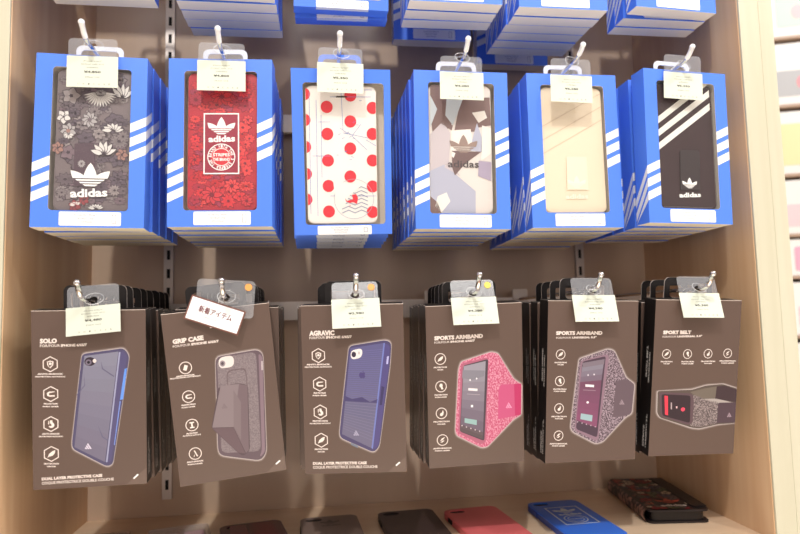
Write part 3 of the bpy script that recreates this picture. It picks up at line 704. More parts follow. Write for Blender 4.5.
        pg(mb, F, rpoly([(218.5, 387), (238, 383), (248, 385), (250, 450), (243.5, 456), (239, 453.5), (211.5, 428)], 3), (96, 78, 86), 3)
        pg(mb, F, [(220.5, 386), (239, 383.8), (233.5, 427), (212.3, 427.5)], (150, 136, 142), 4); pg(mb, F, [(239, 383.8), (247.5, 385.5), (249, 450), (246, 453), (233.5, 427)], (128, 110, 118), 4); pg(mb, F, [(233.5, 390), (241, 402), (241, 440), (233.7, 426)], (140, 124, 130), 5)
        pg(mb, F, [(212.3, 428.2), (233.5, 427.5), (245.5, 453.5), (238.5, 452.5)], (116, 96, 104), 4)
        c = F.at(224.5, 408.5); bars_logo(mb, c[0], c[1], 7*F.s, L(11), mat((122, 108, 114), .4))
    if key == 'K3':
        T('AGRAVIC', 309.2, 335.6, 334.5, 334.9, 4.8, .06); T('FOR/POUR', 309.4, 339.2, 325, 338.6, 2.5, .01); T('IPHONE 6/6S/7', 326, 338.6, 352, 337.8, 2.6, .05)
        for i, (x, y, w1, w2) in enumerate(((318.4, 355.6, 24, 27), (319.7, 384, 12, 14), (320.3, 412, 15, 21), (321.3, 440.2, 13, 7))): icon(mb, F, x, y, 7.0, True, (0, 1, 2, 3)[i], w1, w2, 1.28)
        T('DUAL LAYER PROTECTIVE CASE', 313, 464.6, 366.8, 464.0, 2.7, .05); T('COQUE PROTECTRICE DOUBLE COUCHE', 313, 468.6, 377.5, 467.8, 2.7, .02)
        body = rpoly([(349, 346), (386, 340), (391.5, 343), (390, 365), (379.5, 446), (374, 452.5), (341, 438), (339.5, 433)], 4.5)
        glow(mb, F, body); pg(mb, F, body, (86, 78, 122), 0)
        quad_bands(mb, F, [(350.5, 348), (383.5, 343), (371.5, 448), (342, 434)], (104, 102, 156), (124, 120, 148), 1, 8)
        for k in range(24):                                     # ribbed back
            t = k/24; p = lerp((350, 352), (345.5, 398), t); q = lerp((382.5, 349), (378, 402), t)
            pg(mb, F, [p, q, (q[0], q[1]+.7), (p[0], p[1]+.7)], (116, 114, 170), 2)
        for k in range(12):
            t = k/12; p = lerp((345.5, 402), (342.5, 430), t); q = lerp((377, 404), (373.5, 444), t); pg(mb, F, [p, q, (q[0], q[1]+.5), (p[0], p[1]+.5)], (134, 130, 164), 2)
        pg(mb, F, [(345.5, 396), (352, 399), (362, 397), (370, 402), (377.5, 399), (377, 403), (345.2, 401)], (80, 72, 124), 3)
        pg(mb, F, [(383.5, 343), (385, 343), (373, 449), (371.5, 448)], (128, 140, 215), 3)
        pg(mb, F, rpoly([(385, 343), (390, 345.5), (389, 364), (378.5, 446), (373.5, 450)], 3), (92, 84, 146), 3); pg(mb, F, [(387, 356.5), (389, 356), (388, 364), (386.2, 364)], (206, 204, 226), 4)
        pg(mb, F, [(381.5, 386), (384.5, 387), (382, 405), (379.5, 405)], (66, 58, 108), 4)
        mb.flat(F.poly(rpoly([(350.5, 350.5), (362.5, 348), (362, 357.5), (351, 360)], 4.5, 5)), L(9), mat((232, 226, 228), .3)); mb.flat(ell(*F.at(353.8, 354.4), 2.3*F.s, 2.8*F.s, 14), L(10), mat((60, 50, 70), .3)); mb.flat(ell(*F.at(359, 353), 1.0*F.s, 1.6*F.s, 10), L(10), mat((196, 188, 190), .3))
        ap = F.at(362.3, 375); s = F.s
        mb.flat([(ap[0]+a*s, ap[1]+b*s) for a, b in ((0, 2.2), (1.6, 2.8), (3, 1.8), (2.2, .2), (3, -1.6), (1.6, -3.4), (0, -2.8), (-1.6, -3.4), (-3.2, -1), (-2.9, 1.6), (-1.5, 2.8))], L(9), mat((74, 64, 118), .4)); mb.flat([(ap[0]+a*s, ap[1]+b*s) for a, b in ((0, 3), (1.2, 4.8), (1.5, 3.6))], L(9), mat((74, 64, 118), .4))
        c = F.at(356, 435.5); bars_logo(mb, c[0], c[1], 6.5*F.s, L(9), mat((168, 164, 190), .4))
        pg(mb, F, [(351, 442.6), (358, 445.8), (358, 448), (351, 444.8)], (130, 140, 160), 3)
    if key == 'K4':
        T('SPORTS ARMBAND', 434.3, 340.2, 483, 337.6, 4.4, .06); T('FOR/POUR', 434.4, 343.7, 449.5, 342.9, 2.3, .01); T('IPHONE 6/6S/7', 450.5, 342.8, 475, 341.3, 2.4, .05)
        for i, (x, y, w1, w2) in enumerate(((440.3, 359, 13, 6), (441, 386.5, 13, 12), (441.5, 413.3, 16, 8), (442.5, 440, 19, 15))): icon(mb, F, x, y, 6.4, False, (3, 7, 8, 9)[i], w1, w2, 1.32)
        body = rpoly([(461, 362), (491, 352), (498, 353.5), (513.5, 379), (521.6, 384.5), (521, 414.5), (513, 419.5), (487.5, 446.5), (481.5, 447.5), (457, 435.5), (455.3, 431), (458.5, 370)], 2.5)
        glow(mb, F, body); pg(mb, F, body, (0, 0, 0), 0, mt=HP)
        pg(mb, F, rpoly([(461, 363.5), (488.5, 357), (486, 442), (481, 444.5), (458, 433)], 3), (196, 108, 138), 1)
        pg(mb, F, rpoly([(463.2, 365.5), (488.2, 358.8), (484.3, 441), (459.7, 431.5)], 2.5), (84, 70, 82), 2)
        quad_bands(mb, F, [(463.6, 366.2), (485.6, 361), (483, 432), (460.6, 424)], (176, 172, 186), (118, 104, 124), 3, 7)
        quad_bands(mb, F, [(460.6, 424), (483, 432), (482.6, 439), (459.9, 430.8)], (116, 98, 108), (98, 82, 88), 3, 2)
        pg(mb, F, [(462.5, 370), (484.5, 370.5), (484, 376), (472, 380), (462, 378)], (148, 146, 160), 4)
        pg(mb, F, [(468.3, 388), (477.5, 388.6), (477.4, 391), (468.2, 390.4)], (236, 230, 234), 5); pg(mb, F, [(467, 393.6), (480, 394.4), (480, 395), (467, 394.2)], (190, 180, 190), 5)
        pg(mb, F, [(470.8, 404.8), (473, 404.8), (473, 407.2), (470.8, 407.2)], (240, 236, 240), 5); pg(mb, F, [(464.6, 418), (476.8, 420), (476.6, 425), (464.5, 422.6)], (168, 206, 206), 5)
        for k in range(5): c = F.at(462+k*4.4, 425.5+k*1.4); mb.flat(ell(c[0], c[1], .7*F.s, .7*F.s, 8), L(11), mat((220, 206, 214), .4))
        for k in (0, 1): c = F.at(470+k*6.5, 380-k*1.5); mb.flat(ell(c[0], c[1], .9*F.s, 1.1*F.s, 8), L(11), mat((230, 228, 234), .4))
        pg(mb, F, rpoly([(500, 384.5), (521.2, 383.5), (521, 414.5), (497.8, 419.5), (498.4, 390)], 2), (222, 96, 146), 2); pg(mb, F, [(514, 383.9), (521.2, 383.5), (521, 414.5), (515, 415.5)], (212, 58, 118), 3)
        c = F.at(508.5, 408); bars_logo(mb, c[0], c[1], 8*F.s, L(10), mat((242, 150, 186), .4))
    if key == 'K5':
        T('SPORTS ARMBAND', 556, 334.7, 602.4, 334.5, 4.2, .06); T('FOR/POUR', 556.2, 338.8, 571, 338.5, 2.2, .01); T('UNIVERSAL 5.5"', 572, 338.5, 596.5, 338, 2.3, .05)
        for i, (x, y, w1, w2) in enumerate(((560.6, 354.4, 12, 6), (559.8, 381, 13, 12), (559, 408.4, 15, 8), (558.5, 435.6, 18, 13))): icon(mb, F, x, y, 6.0, False, (3, 7, 8, 9)[i], w1, w2, 1.32)
        body = rpoly([(579, 359), (608, 349), (614.5, 351), (626, 378), (634.5, 384), (631.5, 413.5), (625, 417), (603, 441.5), (595.5, 443.5), (572.5, 431.5), (570.5, 427)], 3)
        glow(mb, F, body); pg(mb, F, body, (0, 0, 0), 0, mt=HG)
        pg(mb, F, rpoly([(580.5, 361), (607.5, 354), (609, 357), (598, 440), (594.5, 440.5), (574.5, 430)], 3), (158, 128, 146), 1)
        pg(mb, F, rpoly([(582.3, 361.5), (605.8, 356), (597, 437.5), (575.8, 429)], 2.5), (86, 66, 84), 2)
        quad_bands(mb, F, [(582.2, 366.5), (603.6, 363), (601.4, 380), (580, 382)], (152, 150, 164), (128, 108, 130), 3, 3)
        quad_bands(mb, F, [(580, 382), (601.4, 380), (596.6, 427.5), (576.2, 420)], (126, 82, 108), (152, 88, 124), 3, 6)
        pg(mb, F, [(582, 363), (604.5, 359), (604, 364), (583, 367.5)], (140, 128, 142), 4)
        pg(mb, F, [(585.3, 384.2), (594, 384.8), (593.8, 387.2), (585.2, 386.6)], (238, 228, 236), 5); pg(mb, F, [(583, 389.6), (595.5, 390.2), (595.5, 390.8), (583, 390.2)], (180, 150, 170), 5)
        c = F.at(587.5, 402.3); mb.flat(ell(c[0], c[1], 1.7*F.s, 1.4*F.s, 12), L(10), mat((242, 230, 238), .4)); pg(mb, F, [(580.8, 413.3), (592.4, 415.2), (591.8, 421.4), (580.2, 419)], (176, 206, 214), 5)
        for k in range(5): c = F.at(577.5+k*4.4, 421.8+k*1.2); mb.flat(ell(c[0], c[1], .7*F.s, .7*F.s, 8), L(11), mat((206, 186, 202), .4))
        for k in (0, 1): c = F.at(588+k*6, 375-k*.6); mb.flat(ell(c[0], c[1], .9*F.s, 1.1*F.s, 8), L(11), mat((214, 206, 216), .4))
        pg(mb, F, rpoly([(616, 381), (626.5, 378.5), (634.3, 384.3), (631.4, 413.3), (624.5, 416), (612.5, 417.5)], 2), (116, 98, 108), 2)
        c = F.at(621.5, 404.5); bars_logo(mb, c[0], c[1], 7.5*F.s, L(9), mat((156, 138, 148), .4))
    if key == 'K6':
        T('SPORT BELT', 663, 334, 691.2, 333.8, 4.2, .06); T('FOR/POUR', 662.6, 337.7, 676, 337.4, 2.2, .01); T('UNIVERSAL 5.5"', 677, 337.4, 702, 336.8, 2.3, .05)
        for i, (x, y, w1, w2) in enumerate(((666.5, 354, 11.5, 6), (687.5, 354, 12.5, 12), (708, 353.7, 14, 8), (727.6, 353.3, 16, 13))): icon(mb, F, x, y, 5.8, False, (3, 7, 8, 9)[i], w1, w2, 1.28)
        body = rpoly([(657.5, 391), (692, 389.7), (705.6, 385.5), (722.5, 384), (737.2, 388.5), (735.4, 423), (717.5, 424.3), (699, 428.5), (691, 427.5), (660, 417.6), (657, 413)], 2)
        glow(mb, F, body); pg(mb, F, body, (104, 90, 84), 0)
        pg(mb, F, [(690, 392), (706, 388), (717, 386.5), (716, 399), (700, 399)], (128, 116, 106), 1); pg(mb, F, [(716.6, 386.4), (724, 385.6), (736.8, 389.5), (736, 402), (715, 399)], (74, 56, 62), 2)
        pg(mb, F, rpoly([(691, 394), (706, 399.5), (718, 402), (718, 423), (699, 427), (690, 426)], 1.5), (0, 0, 0), 2, mt=HG2)
        pg(mb, F, [(700, 399), (716, 398.5), (733, 402.5), (718, 403.5)], (196, 186, 182), 2)
        pg(mb, F, rpoly([(718, 402.6), (736.2, 402.3), (735.4, 422.3), (716.6, 423)], 1.5), (92, 72, 82), 3); c = F.at(730, 419); 
        c = F.at(728.8, 417); bars_logo(mb, c[0], c[1], 7*F.s, L(10), mat((164, 144, 156), .4))
        pg(mb, F, rpoly([(659, 392), (692, 393.3), (694, 400), (692.5, 423), (688, 425), (660.5, 416)], 3), (108, 86, 94), 3); pg(mb, F, rpoly([(661.3, 394), (690.5, 395.5), (689.8, 423), (662, 415.6)], 2.5), (62, 46, 54), 4)
        pg(mb, F, [(664.3, 395.6), (667.7, 395.8), (667.9, 415.3), (664.9, 414.4)], (232, 72, 96), 5); c = F.at(682.8, 409.3); mb.flat(ell(c[0], c[1], 2.8*F.s, 2.4*F.s, 14), L(10), mat((240, 74, 100), .4))
        pg(mb, F, [(670.6, 402.5), (671.8, 402.5), (671.8, 409.5), (670.6, 409)], (200, 180, 186), 5); pg(mb, F, [(675.8, 406.2), (677.2, 406.2), (677.2, 408.2), (675.8, 408.2)], (226, 212, 216), 5)
    if key in ('K1', 'K2', 'K3'):
        a, b = {'K1': ((133.6, 478.6), (138.2, 474.2)), 'K2': ((275.9, 464.2), (280, 460.4)), 'K3': ((396, 465.6), (399.8, 462.2))}[key]
        mb.flat(F.poly([(a[0]-.6, a[1]-.5), (b[0]-.6, b[1]-.5), (b[0]+.6, b[1]+.5), (a[0]+.6, a[1]+.5)]), L(2), WHITE)
        mb.flat([(KW/2-.0195, .0004), (KW/2-.0004, .0004), (KW/2-.0004, .016)], L(0), mat((112, 94, 85), .33))
    # small emblem near the top edge, mostly behind the price tag
    bars_logo(mb, 0, KH-.013, .010, L(1), INKW); put_text(mb, 'adidas', (-.0075, KH-.0185), (.0075, KH-.0185), .004, L(1), INKW, .04)
    # lettering down both narrow sides
    SD = mat((196, 190, 186), .5)
    for sgn in (-1, 1):
        for s_, z0, z1, yy, hh in (({'K6': 'SPORT BELT', 'K5': 'SPORTS ARMBAND', 'K4': 'SPORTS ARMBAND'}.get(key, 'DUAL LAYER PROTECTIVE CASE'), .085, .120, .010, .0028), ('CEINTURE DE SPORT' if key == 'K6' else 'BRASSARD SPORT' if key in ('K4', 'K5') else 'COQUE DOUBLE COUCHE', .080, .114, .0055, .0022), ('FOR/POUR', .008, .032, .010, .003), ('UNIVERSAL 5.5"' if key in ('K5', 'K6') else 'IPHONE 6/6S/7', .008, .045, .0055, .0022)):
            vs, fs, x0, x1, hh0 = text_geo(s_, .045); k = (z1-z0)/(x1-x0)
            x = sgn*(KW/2+.00012)
            if sgn < 0: out = [(x, KT-yy-v.y/hh0*hh*(-1)-.004, z0+(v.x-x0)*k) for v in vs] if False else [(x, KT-yy-v.y/hh0*hh, z0+(v.x-x0)*k) for v in vs]
            else: out = [(x, yy-v.y/hh0*hh+hh, z0+(v.x-x0)*k) for v in vs]
            if sgn < 0: out = [(x, yy+hh-v.y/hh0*hh, z1-(v.x-x0)*k*0+0*k) if False else (x, yy+v.y/hh0*hh*-1+hh, z0+(v.x-x0)*k) for v in vs]
            if sgn < 0: out = [(x, KT-(KT-p[1]), p[2]) for p in out]
            mb.add(out, fs, SD)
KNAME = {'K1': ('phone_case_box', 'phone case box', 'black SOLO box with a grey-blue phone case pictured'), 'K2': ('phone_case_box', 'phone case box', 'tilted black GRIP CASE box'), 'K3': ('phone_case_box', 'phone case box', 'black AGRAVIC box with an indigo phone case pictured'),
         'K4': ('armband_box', 'armband box', 'black SPORTS ARMBAND box picturing a pink armband'), 'K5': ('armband_box', 'armband box', 'black SPORTS ARMBAND box picturing a purple-grey armband'), 'K6': ('belt_box', 'sport belt box', 'black SPORT BELT box')}
KSH = {'K1': 'SOLO', 'K2': 'GRIP CASE', 'K3': 'AGRAVIC', 'K4': 'pink SPORTS ARMBAND', 'K5': 'purple-grey SPORTS ARMBAND', 'K6': 'SPORT BELT'}
kcount = {'K1': 8, 'K2': 5, 'K3': 3, 'K4': 5, 'K5': 4, 'K6': 3}
kxd = {'K1': .0009, 'K2': .0005, 'K3': -.0022, 'K4': -.0004, 'K5': .0004, 'K6': .0016}
WEDGE = mat((236, 222, 212), .5, name='card_edge')
for n_, (key, (loc, rot)) in enumerate(KF.items()):
    F = Face(loc, rot, KW, KH); nm, cat, lab = KNAME[key]
    t = empty(nm, F.world(), F.rot); mb = MB()
    W, H, T = KW, KH, KT
    v = [(-W/2,0,0),(W/2,0,0),(W/2,T,0),(-W/2,T,0),(-W/2,0,H),(W/2,0,H),(W/2,T,H),(-W/2,T,H)]
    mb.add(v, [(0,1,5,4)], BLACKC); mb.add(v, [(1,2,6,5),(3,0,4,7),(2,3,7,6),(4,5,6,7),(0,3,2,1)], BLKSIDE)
    e = .00045                                            # pale strips along the top edges
    mb.add([(-W/2, -.00005, H-e), (W/2, -.00005, H-e), (W/2, -.00005, H), (-W/2, -.00005, H)], [(0,1,2,3)], WEDGE)
    for sx in (-1, 1): mb.add([(sx*(W/2-.0003), 0, H+.0001), (sx*(W/2-.0003), T, H+.0001), (sx*W/2, T, H+.0001), (sx*W/2, 0, H+.0001)], [(0,1,2,3) if sx < 0 else (3,2,1,0)], WEDGE)
    k_print(key, mb, F); mb.build('box_body', t)
    hang_tab(t, .0295, H, T, .0230, .0066, BLKSIDE, edge=WEDGE)
    g = 'black boxes hanging in the bottom row'; tag(t, lab+' at the front', cat, g)
    H_ROLL = KH*.45*0
    stack(t, F, kcount[key], T, lambda i: 'black box, %s in the stack behind the %s box' % (NTH[i], KSH[key]), g, xdrift=kxd[key], seed=40+n_, zstep=0)
    for o in list(COL.objects):
        pass

# ------------------------------------------------------------------ hooks, one per stack
hx = [-.2163, -.0905, .0287, .1605, .2848, .4095]
for i, (x, zt) in enumerate(zip(hx, (.2910, .2895, .2892, .2888, .2870, .2892))):
    hook(x, .2795, zt, 'the middle-row stack with the '+list(DESC.values())[i])
kx = [-.2156, -.0868, .0404, .1637, .2916, .4159]
for i, (x, zt) in enumerate(zip(kx, (.0426, .0425, .0452, .0446, .0428, .0422))):
    hook(x, .0285, zt, 'the stack of the '+list(KSH.values())[i]+' box', white=False)
for i, x in enumerate(TX): hook(x, .5257, .5370, 'the top-row stack %s' % POS[i])

# ------------------------------------------------------------------ price tags
def price_tag(xc, ytop, ztop, zbot, zcard, wid, tilt, roll, yaw, where, price, dot=None, sub='tax in', hole=None, mats=None):
    """hangs by its punched sleeve on the hook; origin at the punched hole"""
    h = ztop-zbot; hc = ztop-zcard
    zh = hole if hole is not None else ztop-.009
    t = empty('price_tag', (xc, ytop, ZC+zh), (R(tilt), R(roll), R(yaw)))
    up = ztop-zh; dn = zbot-zh; cz = zcard-zh
    q = MB(); slot = ell(0, -.0005, .0042, .0036, 14)
    q.prism(rrect(-wid/2+.001, dn+.0004, wid/2-.001, up, .004, 4), 0, .0003, SLEEVE, [slot]); q.build('plastic_sleeve', t)
    c = MB(); c.prism([(-wid/2, dn), (wid/2, dn), (wid/2, cz), (-wid/2, cz)], -.0006, -.0002, PAPER)
    y = -.0007; H = cz-dn
    def ln(s, z, hw, hh, mt=GREYINK, fat=0): put_text(c, s, (-hw, dn+H*z), (hw, dn+H*z), hh, y, mt, fat)
    ln('iPhone 6/6s/7', .82, .0085, .0012); ln('BOOKLET CASE / ETUI', .72, .0105, .0011); ln('adidas', .62, .0055, .0013)
    INK = mat((84, 84, 76), .6, name='price_ink')
    ln(price, .46, .0078, .0022, INK, .03); ln('(tax in)', .31, .0066, .0013)
    for k, ch in enumerate('UNICASE'):
        x = -.0135+k*.0048; put_text(c, ch, (x, dn+H*.08), (x+.0014, dn+H*.08), .0015, y, GREYINK)
    c.build('price_card', t)
    s = MB(); pth = []
    for k in range(16):
        a = 2*math.pi*k/16; pth.append((.0085*math.sin(a)+.001, -.0011+.0035*math.sin(a*1.0+1), .0005+.0062*math.cos(a)))
    s.tube(pth, .00028, STRING, 6, closed=True); s.build('tag_string', t, smooth=True)
    if dot:
        d = MB(); d.prism(ell(wid/2-.0075, up-.0062, .0036, .0036, 20), -.0006, -.0002, mat(dot, .5)); o = d.build('round_sticker', t)
        o['label'] = 'orange round sticker' if dot[1] < 190 else 'yellow round sticker'
    tag(t, 'white price card in a clear sleeve before '+where, 'price tag', 'price tags on the hooks')
    return t
TT_ = [(-.2143, .2873, .2374, .2690, .0480), (-.0904, .2873, .2372, .2685, .0477), (.0300, .2863, .2382, .2700, .0480), (.1590, .2816, .2340, .2640, .0475), (.2817, .2830, .2340, .2640, .0475), (.4139, .2915, .2406, .2710, .0465)]
pr_ = ['¥4,850', '¥4,800', '¥5,350', '¥4,280', '¥6,280', '¥5,350']
rl = [0, .3, 1.0, .8, 1.2, 2.6]
for i, (x, a, b, c_, w_) in enumerate(TT_):
    F = Face(*list(BLUEF.values())[i], BW, BH); top = F.c.y-BH/2*math.sin(F.rot[0])
    price_tag(x, min(.6385, top-.0045), a, b, c_, w_, 0, rl[i], 0, 'the '+list(DESC.values())[i], pr_[i], hole=.2795)
KT_ = [('K1', -.2112, .0428, -.0050, .0222, .0495, -4.6, None), ('K3', .0408, .0420, -.0062, .0240, .0485, -1.2, (246, 168, 92)), ('K4', .1650, .0428, -.0058, .0235, .0485, -.6, (238, 214, 96)), ('K5', .2938, .0426, -.0062, .0230, .0480, 1.0, None), ('K6', .4150, .0424, -.0048, .0230, .0470, 1.6, None)]
pk = {'K1': '¥4,480', 'K3': '¥3,980', 'K4': '¥4,280', 'K5': '¥4,280', 'K6': '¥5,380'}
for key, x, a, b, c_, w_, rl_, dt in KT_:
    F = Face(*KF[key], KW, KH); e = F.c+F.M @ Vector((0, 0, KH/2)); tl = R(16 if key != 'K1' else 9)
    zt = .0285; ye = e.y-.0034+(zt-e.z)*math.tan(tl)
    tag_ = price_tag(x, ye, a, b, c_, w_, -math.degrees(tl), -rl_*-1, 0, 'the '+KSH[key]+' box', pk[key], dot=dt, hole=zt)
# the "new item" sign on the grip case stack
F = Face(*KF['K2'], KW, KH); e = F.c+F.M @ Vector((0, 0, KH/2))
t = price_tag(-.0868, e.y-.0030, .0455, .0080, .0085, .058, 0, 4, 0, 'the tilted GRIP CASE box, behind the new-item sign', '¥4,980', dot=(246, 168, 92), hole=.0285)
for ch in list(t.children):
    if ch.name.startswith('price_card'): bpy.data.objects.remove(ch)
t['label'] = 'clear sleeve with an orange sticker on the GRIP CASE hook'
ys = e.y-.0052
def ray(px, py, Y):
    d = _f+_r*((px-400)/FPX)-_u*((py-267)/FPX); return d*(Y/d.y)
Q = [ray(*p, ys) for p in ((192.6, 294.2), (246.4, 311.5), (237, 336.3), (182.8, 318))]
cen = sum(Q, Vector())/4; ang = math.atan2(Q[1].z-Q[0].z, Q[1].x-Q[0].x); wd = (Q[1]-Q[0]).length; hg = (Q[3]-Q[0]).length
sg = empty('new_item_sign', (cen.x, ys, cen.z+ZC), (0, -ang, 0)); q = MB()
q.prism([(-wd/2, -hg/2), (wd/2, -hg/2), (wd/2, hg/2), (-wd/2, hg/2)], 0, .0005, mat((120, 78, 68), .5, name='sign_border'))
q.flat([(-wd/2+.0014, -hg/2+.0014), (wd/2-.0014, -hg/2+.0014), (wd/2-.0014, hg/2-.0014), (-wd/2+.0014, hg/2-.0014)], -.0001, mat((250, 250, 252), .5))
put_text(q, '新着アイテム', (-.0165, -.0010), (.0165, -.0010), .0058, -.0002, mat((112, 44, 52), .5), 0); put_text(q, '新着アイテム', (-.0162, -.0008), (.0168, -.0008), .0058, -.00023, mat((112, 44, 52), .5), 0)
put_text(q, 'NEW ARRIVAL', (-.0095, -.0058), (.0095, -.0058), .0016, -.0002, mat((200, 196, 200), .5))
q.build('sign_card', sg)
q = MB(); q.tube([(.0, .0003, hg/2-.002), (-.002, .0006, hg/2+.004), (.0, .0010, hg/2+.010), (.003, .0006, hg/2+.004), (.002, .0003, hg/2-.002)], .0003, STRING, 6); q.build('tag_string', sg)
tag(sg, 'tilted white Japanese sign with brown border on the GRIP CASE box', 'sign')

# ------------------------------------------------------------------ sample cases on the shelf
def ground(px, py, z=-.2395):
    d = _f+_r*((px-400)/FPX)-_u*((py-267)/FPX); t = z/d.z; return Vector((d.x*t, d.y*t))
def phone_case(bl, br, length, width, rgb, label, name='phone_case', deco=None, hole=(.006, .0265), rough=.45, rim=None, T=.0085):
    A = ground(*bl); B = ground(*br); ang = math.atan2(B.y-A.y, B.x-A.x); C = (A+B)/2
    t = empty(name, (C.x, C.y, ZB), (0, 0, ang)); mt = mat(rgb, rough); W = width/2
    # local: x across, y from 0 (far edge) to -length (near edge), z up
    q = MB(); out = rrect(-W, -length, W, 0, .010, 6); hl = rrect(-W+hole[0], -.0180, -W+hole[1], -.0060, .0059, 6)
    M = Matrix(((1, 0, 0, 0), (0, 0, 1, 0), (0, -1, 0, T), (0, 0, 0, 1)))   # (x,y,z) -> (x, z, T-y)
    q.prism(rrect(-W+.0012, -length+.0012, W-.0012, -.0012, .009, 6), 0, .0006, mt, [hl]); q.prism(out, .0006, .0016, mt, [hl])
    inn = rrect(-W+.0016, -length+.0016, W-.0016, -.0016, .0085, 6)
    q.prism(out, .0016, T-.0003, rim or mt, [inn]); q.build('shell', t, xf=M)
    d = MB(); d.flat(rrect(-W+hole[0]-.001, -.0190, -W+hole[1]+.001, -.0050, .005, 5), .0017, DARK); d.build('hole_shade', t, xf=M)  # dark sheet puts the shade inside the camera hole
    b = MB(); b.prism(rrect(-.040, .0018, -.026, T-.0018, .001, 3), 0, .001, DARK if not rim else rim)
    b.build('side_button', t, xf=Matrix(((0, -1, 0, -W), (1, 0, 0, 0), (0, 0, 1, 0), (0, 0, 0, 1))))
    if deco: deco(t, M, W, length)
    tag(t, label, 'phone case', 'sample phone cases on the bottom shelf')
    return t
def deco_blue(t, M, W, Ln):
    M = M @ Matrix.Translation((0, 0, -.018)); q = MB(); o4 = [(-.021, -.079), (.022, -.079), (.022, -.011), (-.021, -.011)]; i4 = [(-.0192, -.0772), (.0202, -.0772), (.0202, -.0128), (-.0192, -.0128)]
    WB = mat((225, 238, 250), .4); q.flat(o4, -.0002, WB, [i4]); trefoil(q, 0, -.028, .030, -.0002, WB); put_text(q, 'adidas', (-.014, -.044), (.015, -.044), .007, -.0002, WB, .035)
    q.flat(ell(0, -.060, .0145, .0145, 36), -.0002, WB, [ell(0, -.060, .013, .013, 36)]); q.flat(ell(0, -.060, .010, .010, 36), -.0002, WB, [ell(0, -.060, .009, .009, 36)])
    put_text(q, 'THE BRAND', (-.008, -.0615), (.008, -.0615), .003, -.0002, WB, .03); q.build('emblem_print', t, xf=M)
def deco_grey(t, M, W, Ln):
    q = MB(); E_ = mat((96, 82, 80), .5); put_text(q, 'adidas', (-.011, -.040), (.012, -.040), .006, -.0002, E_, .02); trefoil(q, 0, -.026, .024, -.0002, E_); q.build('emblem_print', t, xf=M)
def deco_red(t, M, W, Ln):
    q = MB(); q.flat([(-W+.006, -Ln+.01), (-.006, -Ln+.01), (-.006, -.006), (-W+.012, -.006)], -.0002, mat((122, 60, 66), .25)); q.flat([(.0, -Ln+.01), (W-.010, -Ln+.01), (W-.010, -.006), (.0, -.006)], -.0002, mat((118, 14, 34), .25)); q.build('window_panel', t, xf=M)
phone_case((219.5, 525.5), (279.5, 518), .142, .073, (86, 40, 48), 'dark red glossy phone case, leftmost of the cases on the bottom shelf', deco=deco_red, hole=(.008, .020), rough=.25)
phone_case((300.5, 517.5), (355.5, 513), .140, .070, (132, 112, 104), 'taupe grey phone case on the bottom shelf under the AGRAVIC box', deco=deco_grey)
phone_case((377, 511.5), (431, 507.2), .142, .071, (62, 46, 45), 'near-black phone case on the bottom shelf left of the pink case')
phone_case((445, 509), (491, 504.5), .142, .070, (238, 112, 116), 'coral pink phone case on the bottom shelf', rough=.4)
phone_case((526.5, 502), (574, 498.5), .142, .069, (44, 118, 236), 'blue phone case with a white framed emblem on the bottom shelf', deco=deco_blue, rim=mat((20, 70, 175), .4), rough=.35)
# floral folio at the right
A = ground(611, 478, -.235); Bq = ground(652, 474, -.235); Cq = ground(709, 508, -.233); Dq = ground(650, 512, -.233)
ang = R(-8); FW = .0735; FL = .151; Cn = Vector((.4310, .7290)); Dq = Cn-Vector((math.cos(ang), math.sin(ang)))*FW/2
t = empty('folio_phone_case', (Dq.x, Dq.y, ZB+.0004), (0, 0, ang))
q = MB(); CM = mat((34, 26, 28), .4)
M = Matrix(((1, 0, 0, 0), (0, 0, 1, 0), (0, -1, 0, .0155), (0, 0, 0, 1)))
q.prism(rrect(0, 0, FW, FL, .007, 5), 0, .0022, CM); q.build('cover', t, xf=M, bevel=.0005)
cover = [o for o in t.children][0]
q = MB(); q.prism(rrect(0, 0, FW, FL, .007, 5), .0133, .0155, CM); q.build('rear_cover', t, xf=M)
q = MB(); q.prism(rrect(.0035, .003, FW-.004, FL-.003, .008, 5), .0026, .0130, mat((24, 20, 22), .25)); q.build('inner_shell', t, xf=M)
q = MB(); sp = [(.0155-.0155*(.5-.5*math.cos(math.pi*k/8)), -.0035*math.sin(math.pi*k/8)) for k in range(9)]
vs = [(x, .006, z) for z, x in sp]+[(x, FL-.006, z) for z, x in sp]
q.add(vs, [(k, k+1, k+10, k+9) for k in range(8)], noise_mat('floral_spine', (38, 28, 30), (176, 132, 118), 130, (1, 1, 1), .45, 3, .45, .62)); q.build('spine', t, smooth=True)
rnd = random.Random(5); pr = MB()
tones = [mat(c, .45) for c in ((150, 44, 52), (176, 70, 60), (110, 96, 88), (96, 106, 78), (196, 176, 150), (128, 60, 66), (84, 80, 92), (168, 88, 70))]; LN = mat((40, 30, 32), .5)
for i in range(110):
    x = rnd.uniform(.004, FW-.018); z = rnd.uniform(.005, FL-.005); r = min(rnd.uniform(.005, .012), x-.001, FW-x-.001, z-.001, FL-z-.001); k = rnd.choice((5, 6, 8)); a0 = rnd.random()*6; f_ = rnd.choice(tones); y = -.0001-i*8e-6
    for j in range(k):
        a = a0+2*math.pi*j/k; P = leaf(x, z, x+r*math.cos(a), z+r*math.sin(a), r*.34, 4, .7); pr.flat(P, y, LN)
        c = (x+r*.55*math.cos(a), z+r*.55*math.sin(a)); pr.flat([(c[0]+(p[0]-c[0])*.75, c[1]+(p[1]-c[1])*.75) for p in P], y-4e-6, f_)
OR = mat((196, 84, 66), .4); pr.prism([(.016, .018), (FW-.020, .018), (FW-.020, .033), (.016, .033)], -.0012, -.0003, CM)
trefoil(pr, FW/2, .032, .030, -.0014, OR); put_text(pr, 'adidas', (.020, .011), (FW-.022, .011),   .008, -.0014, mat((214, 200, 190), .4), .03)
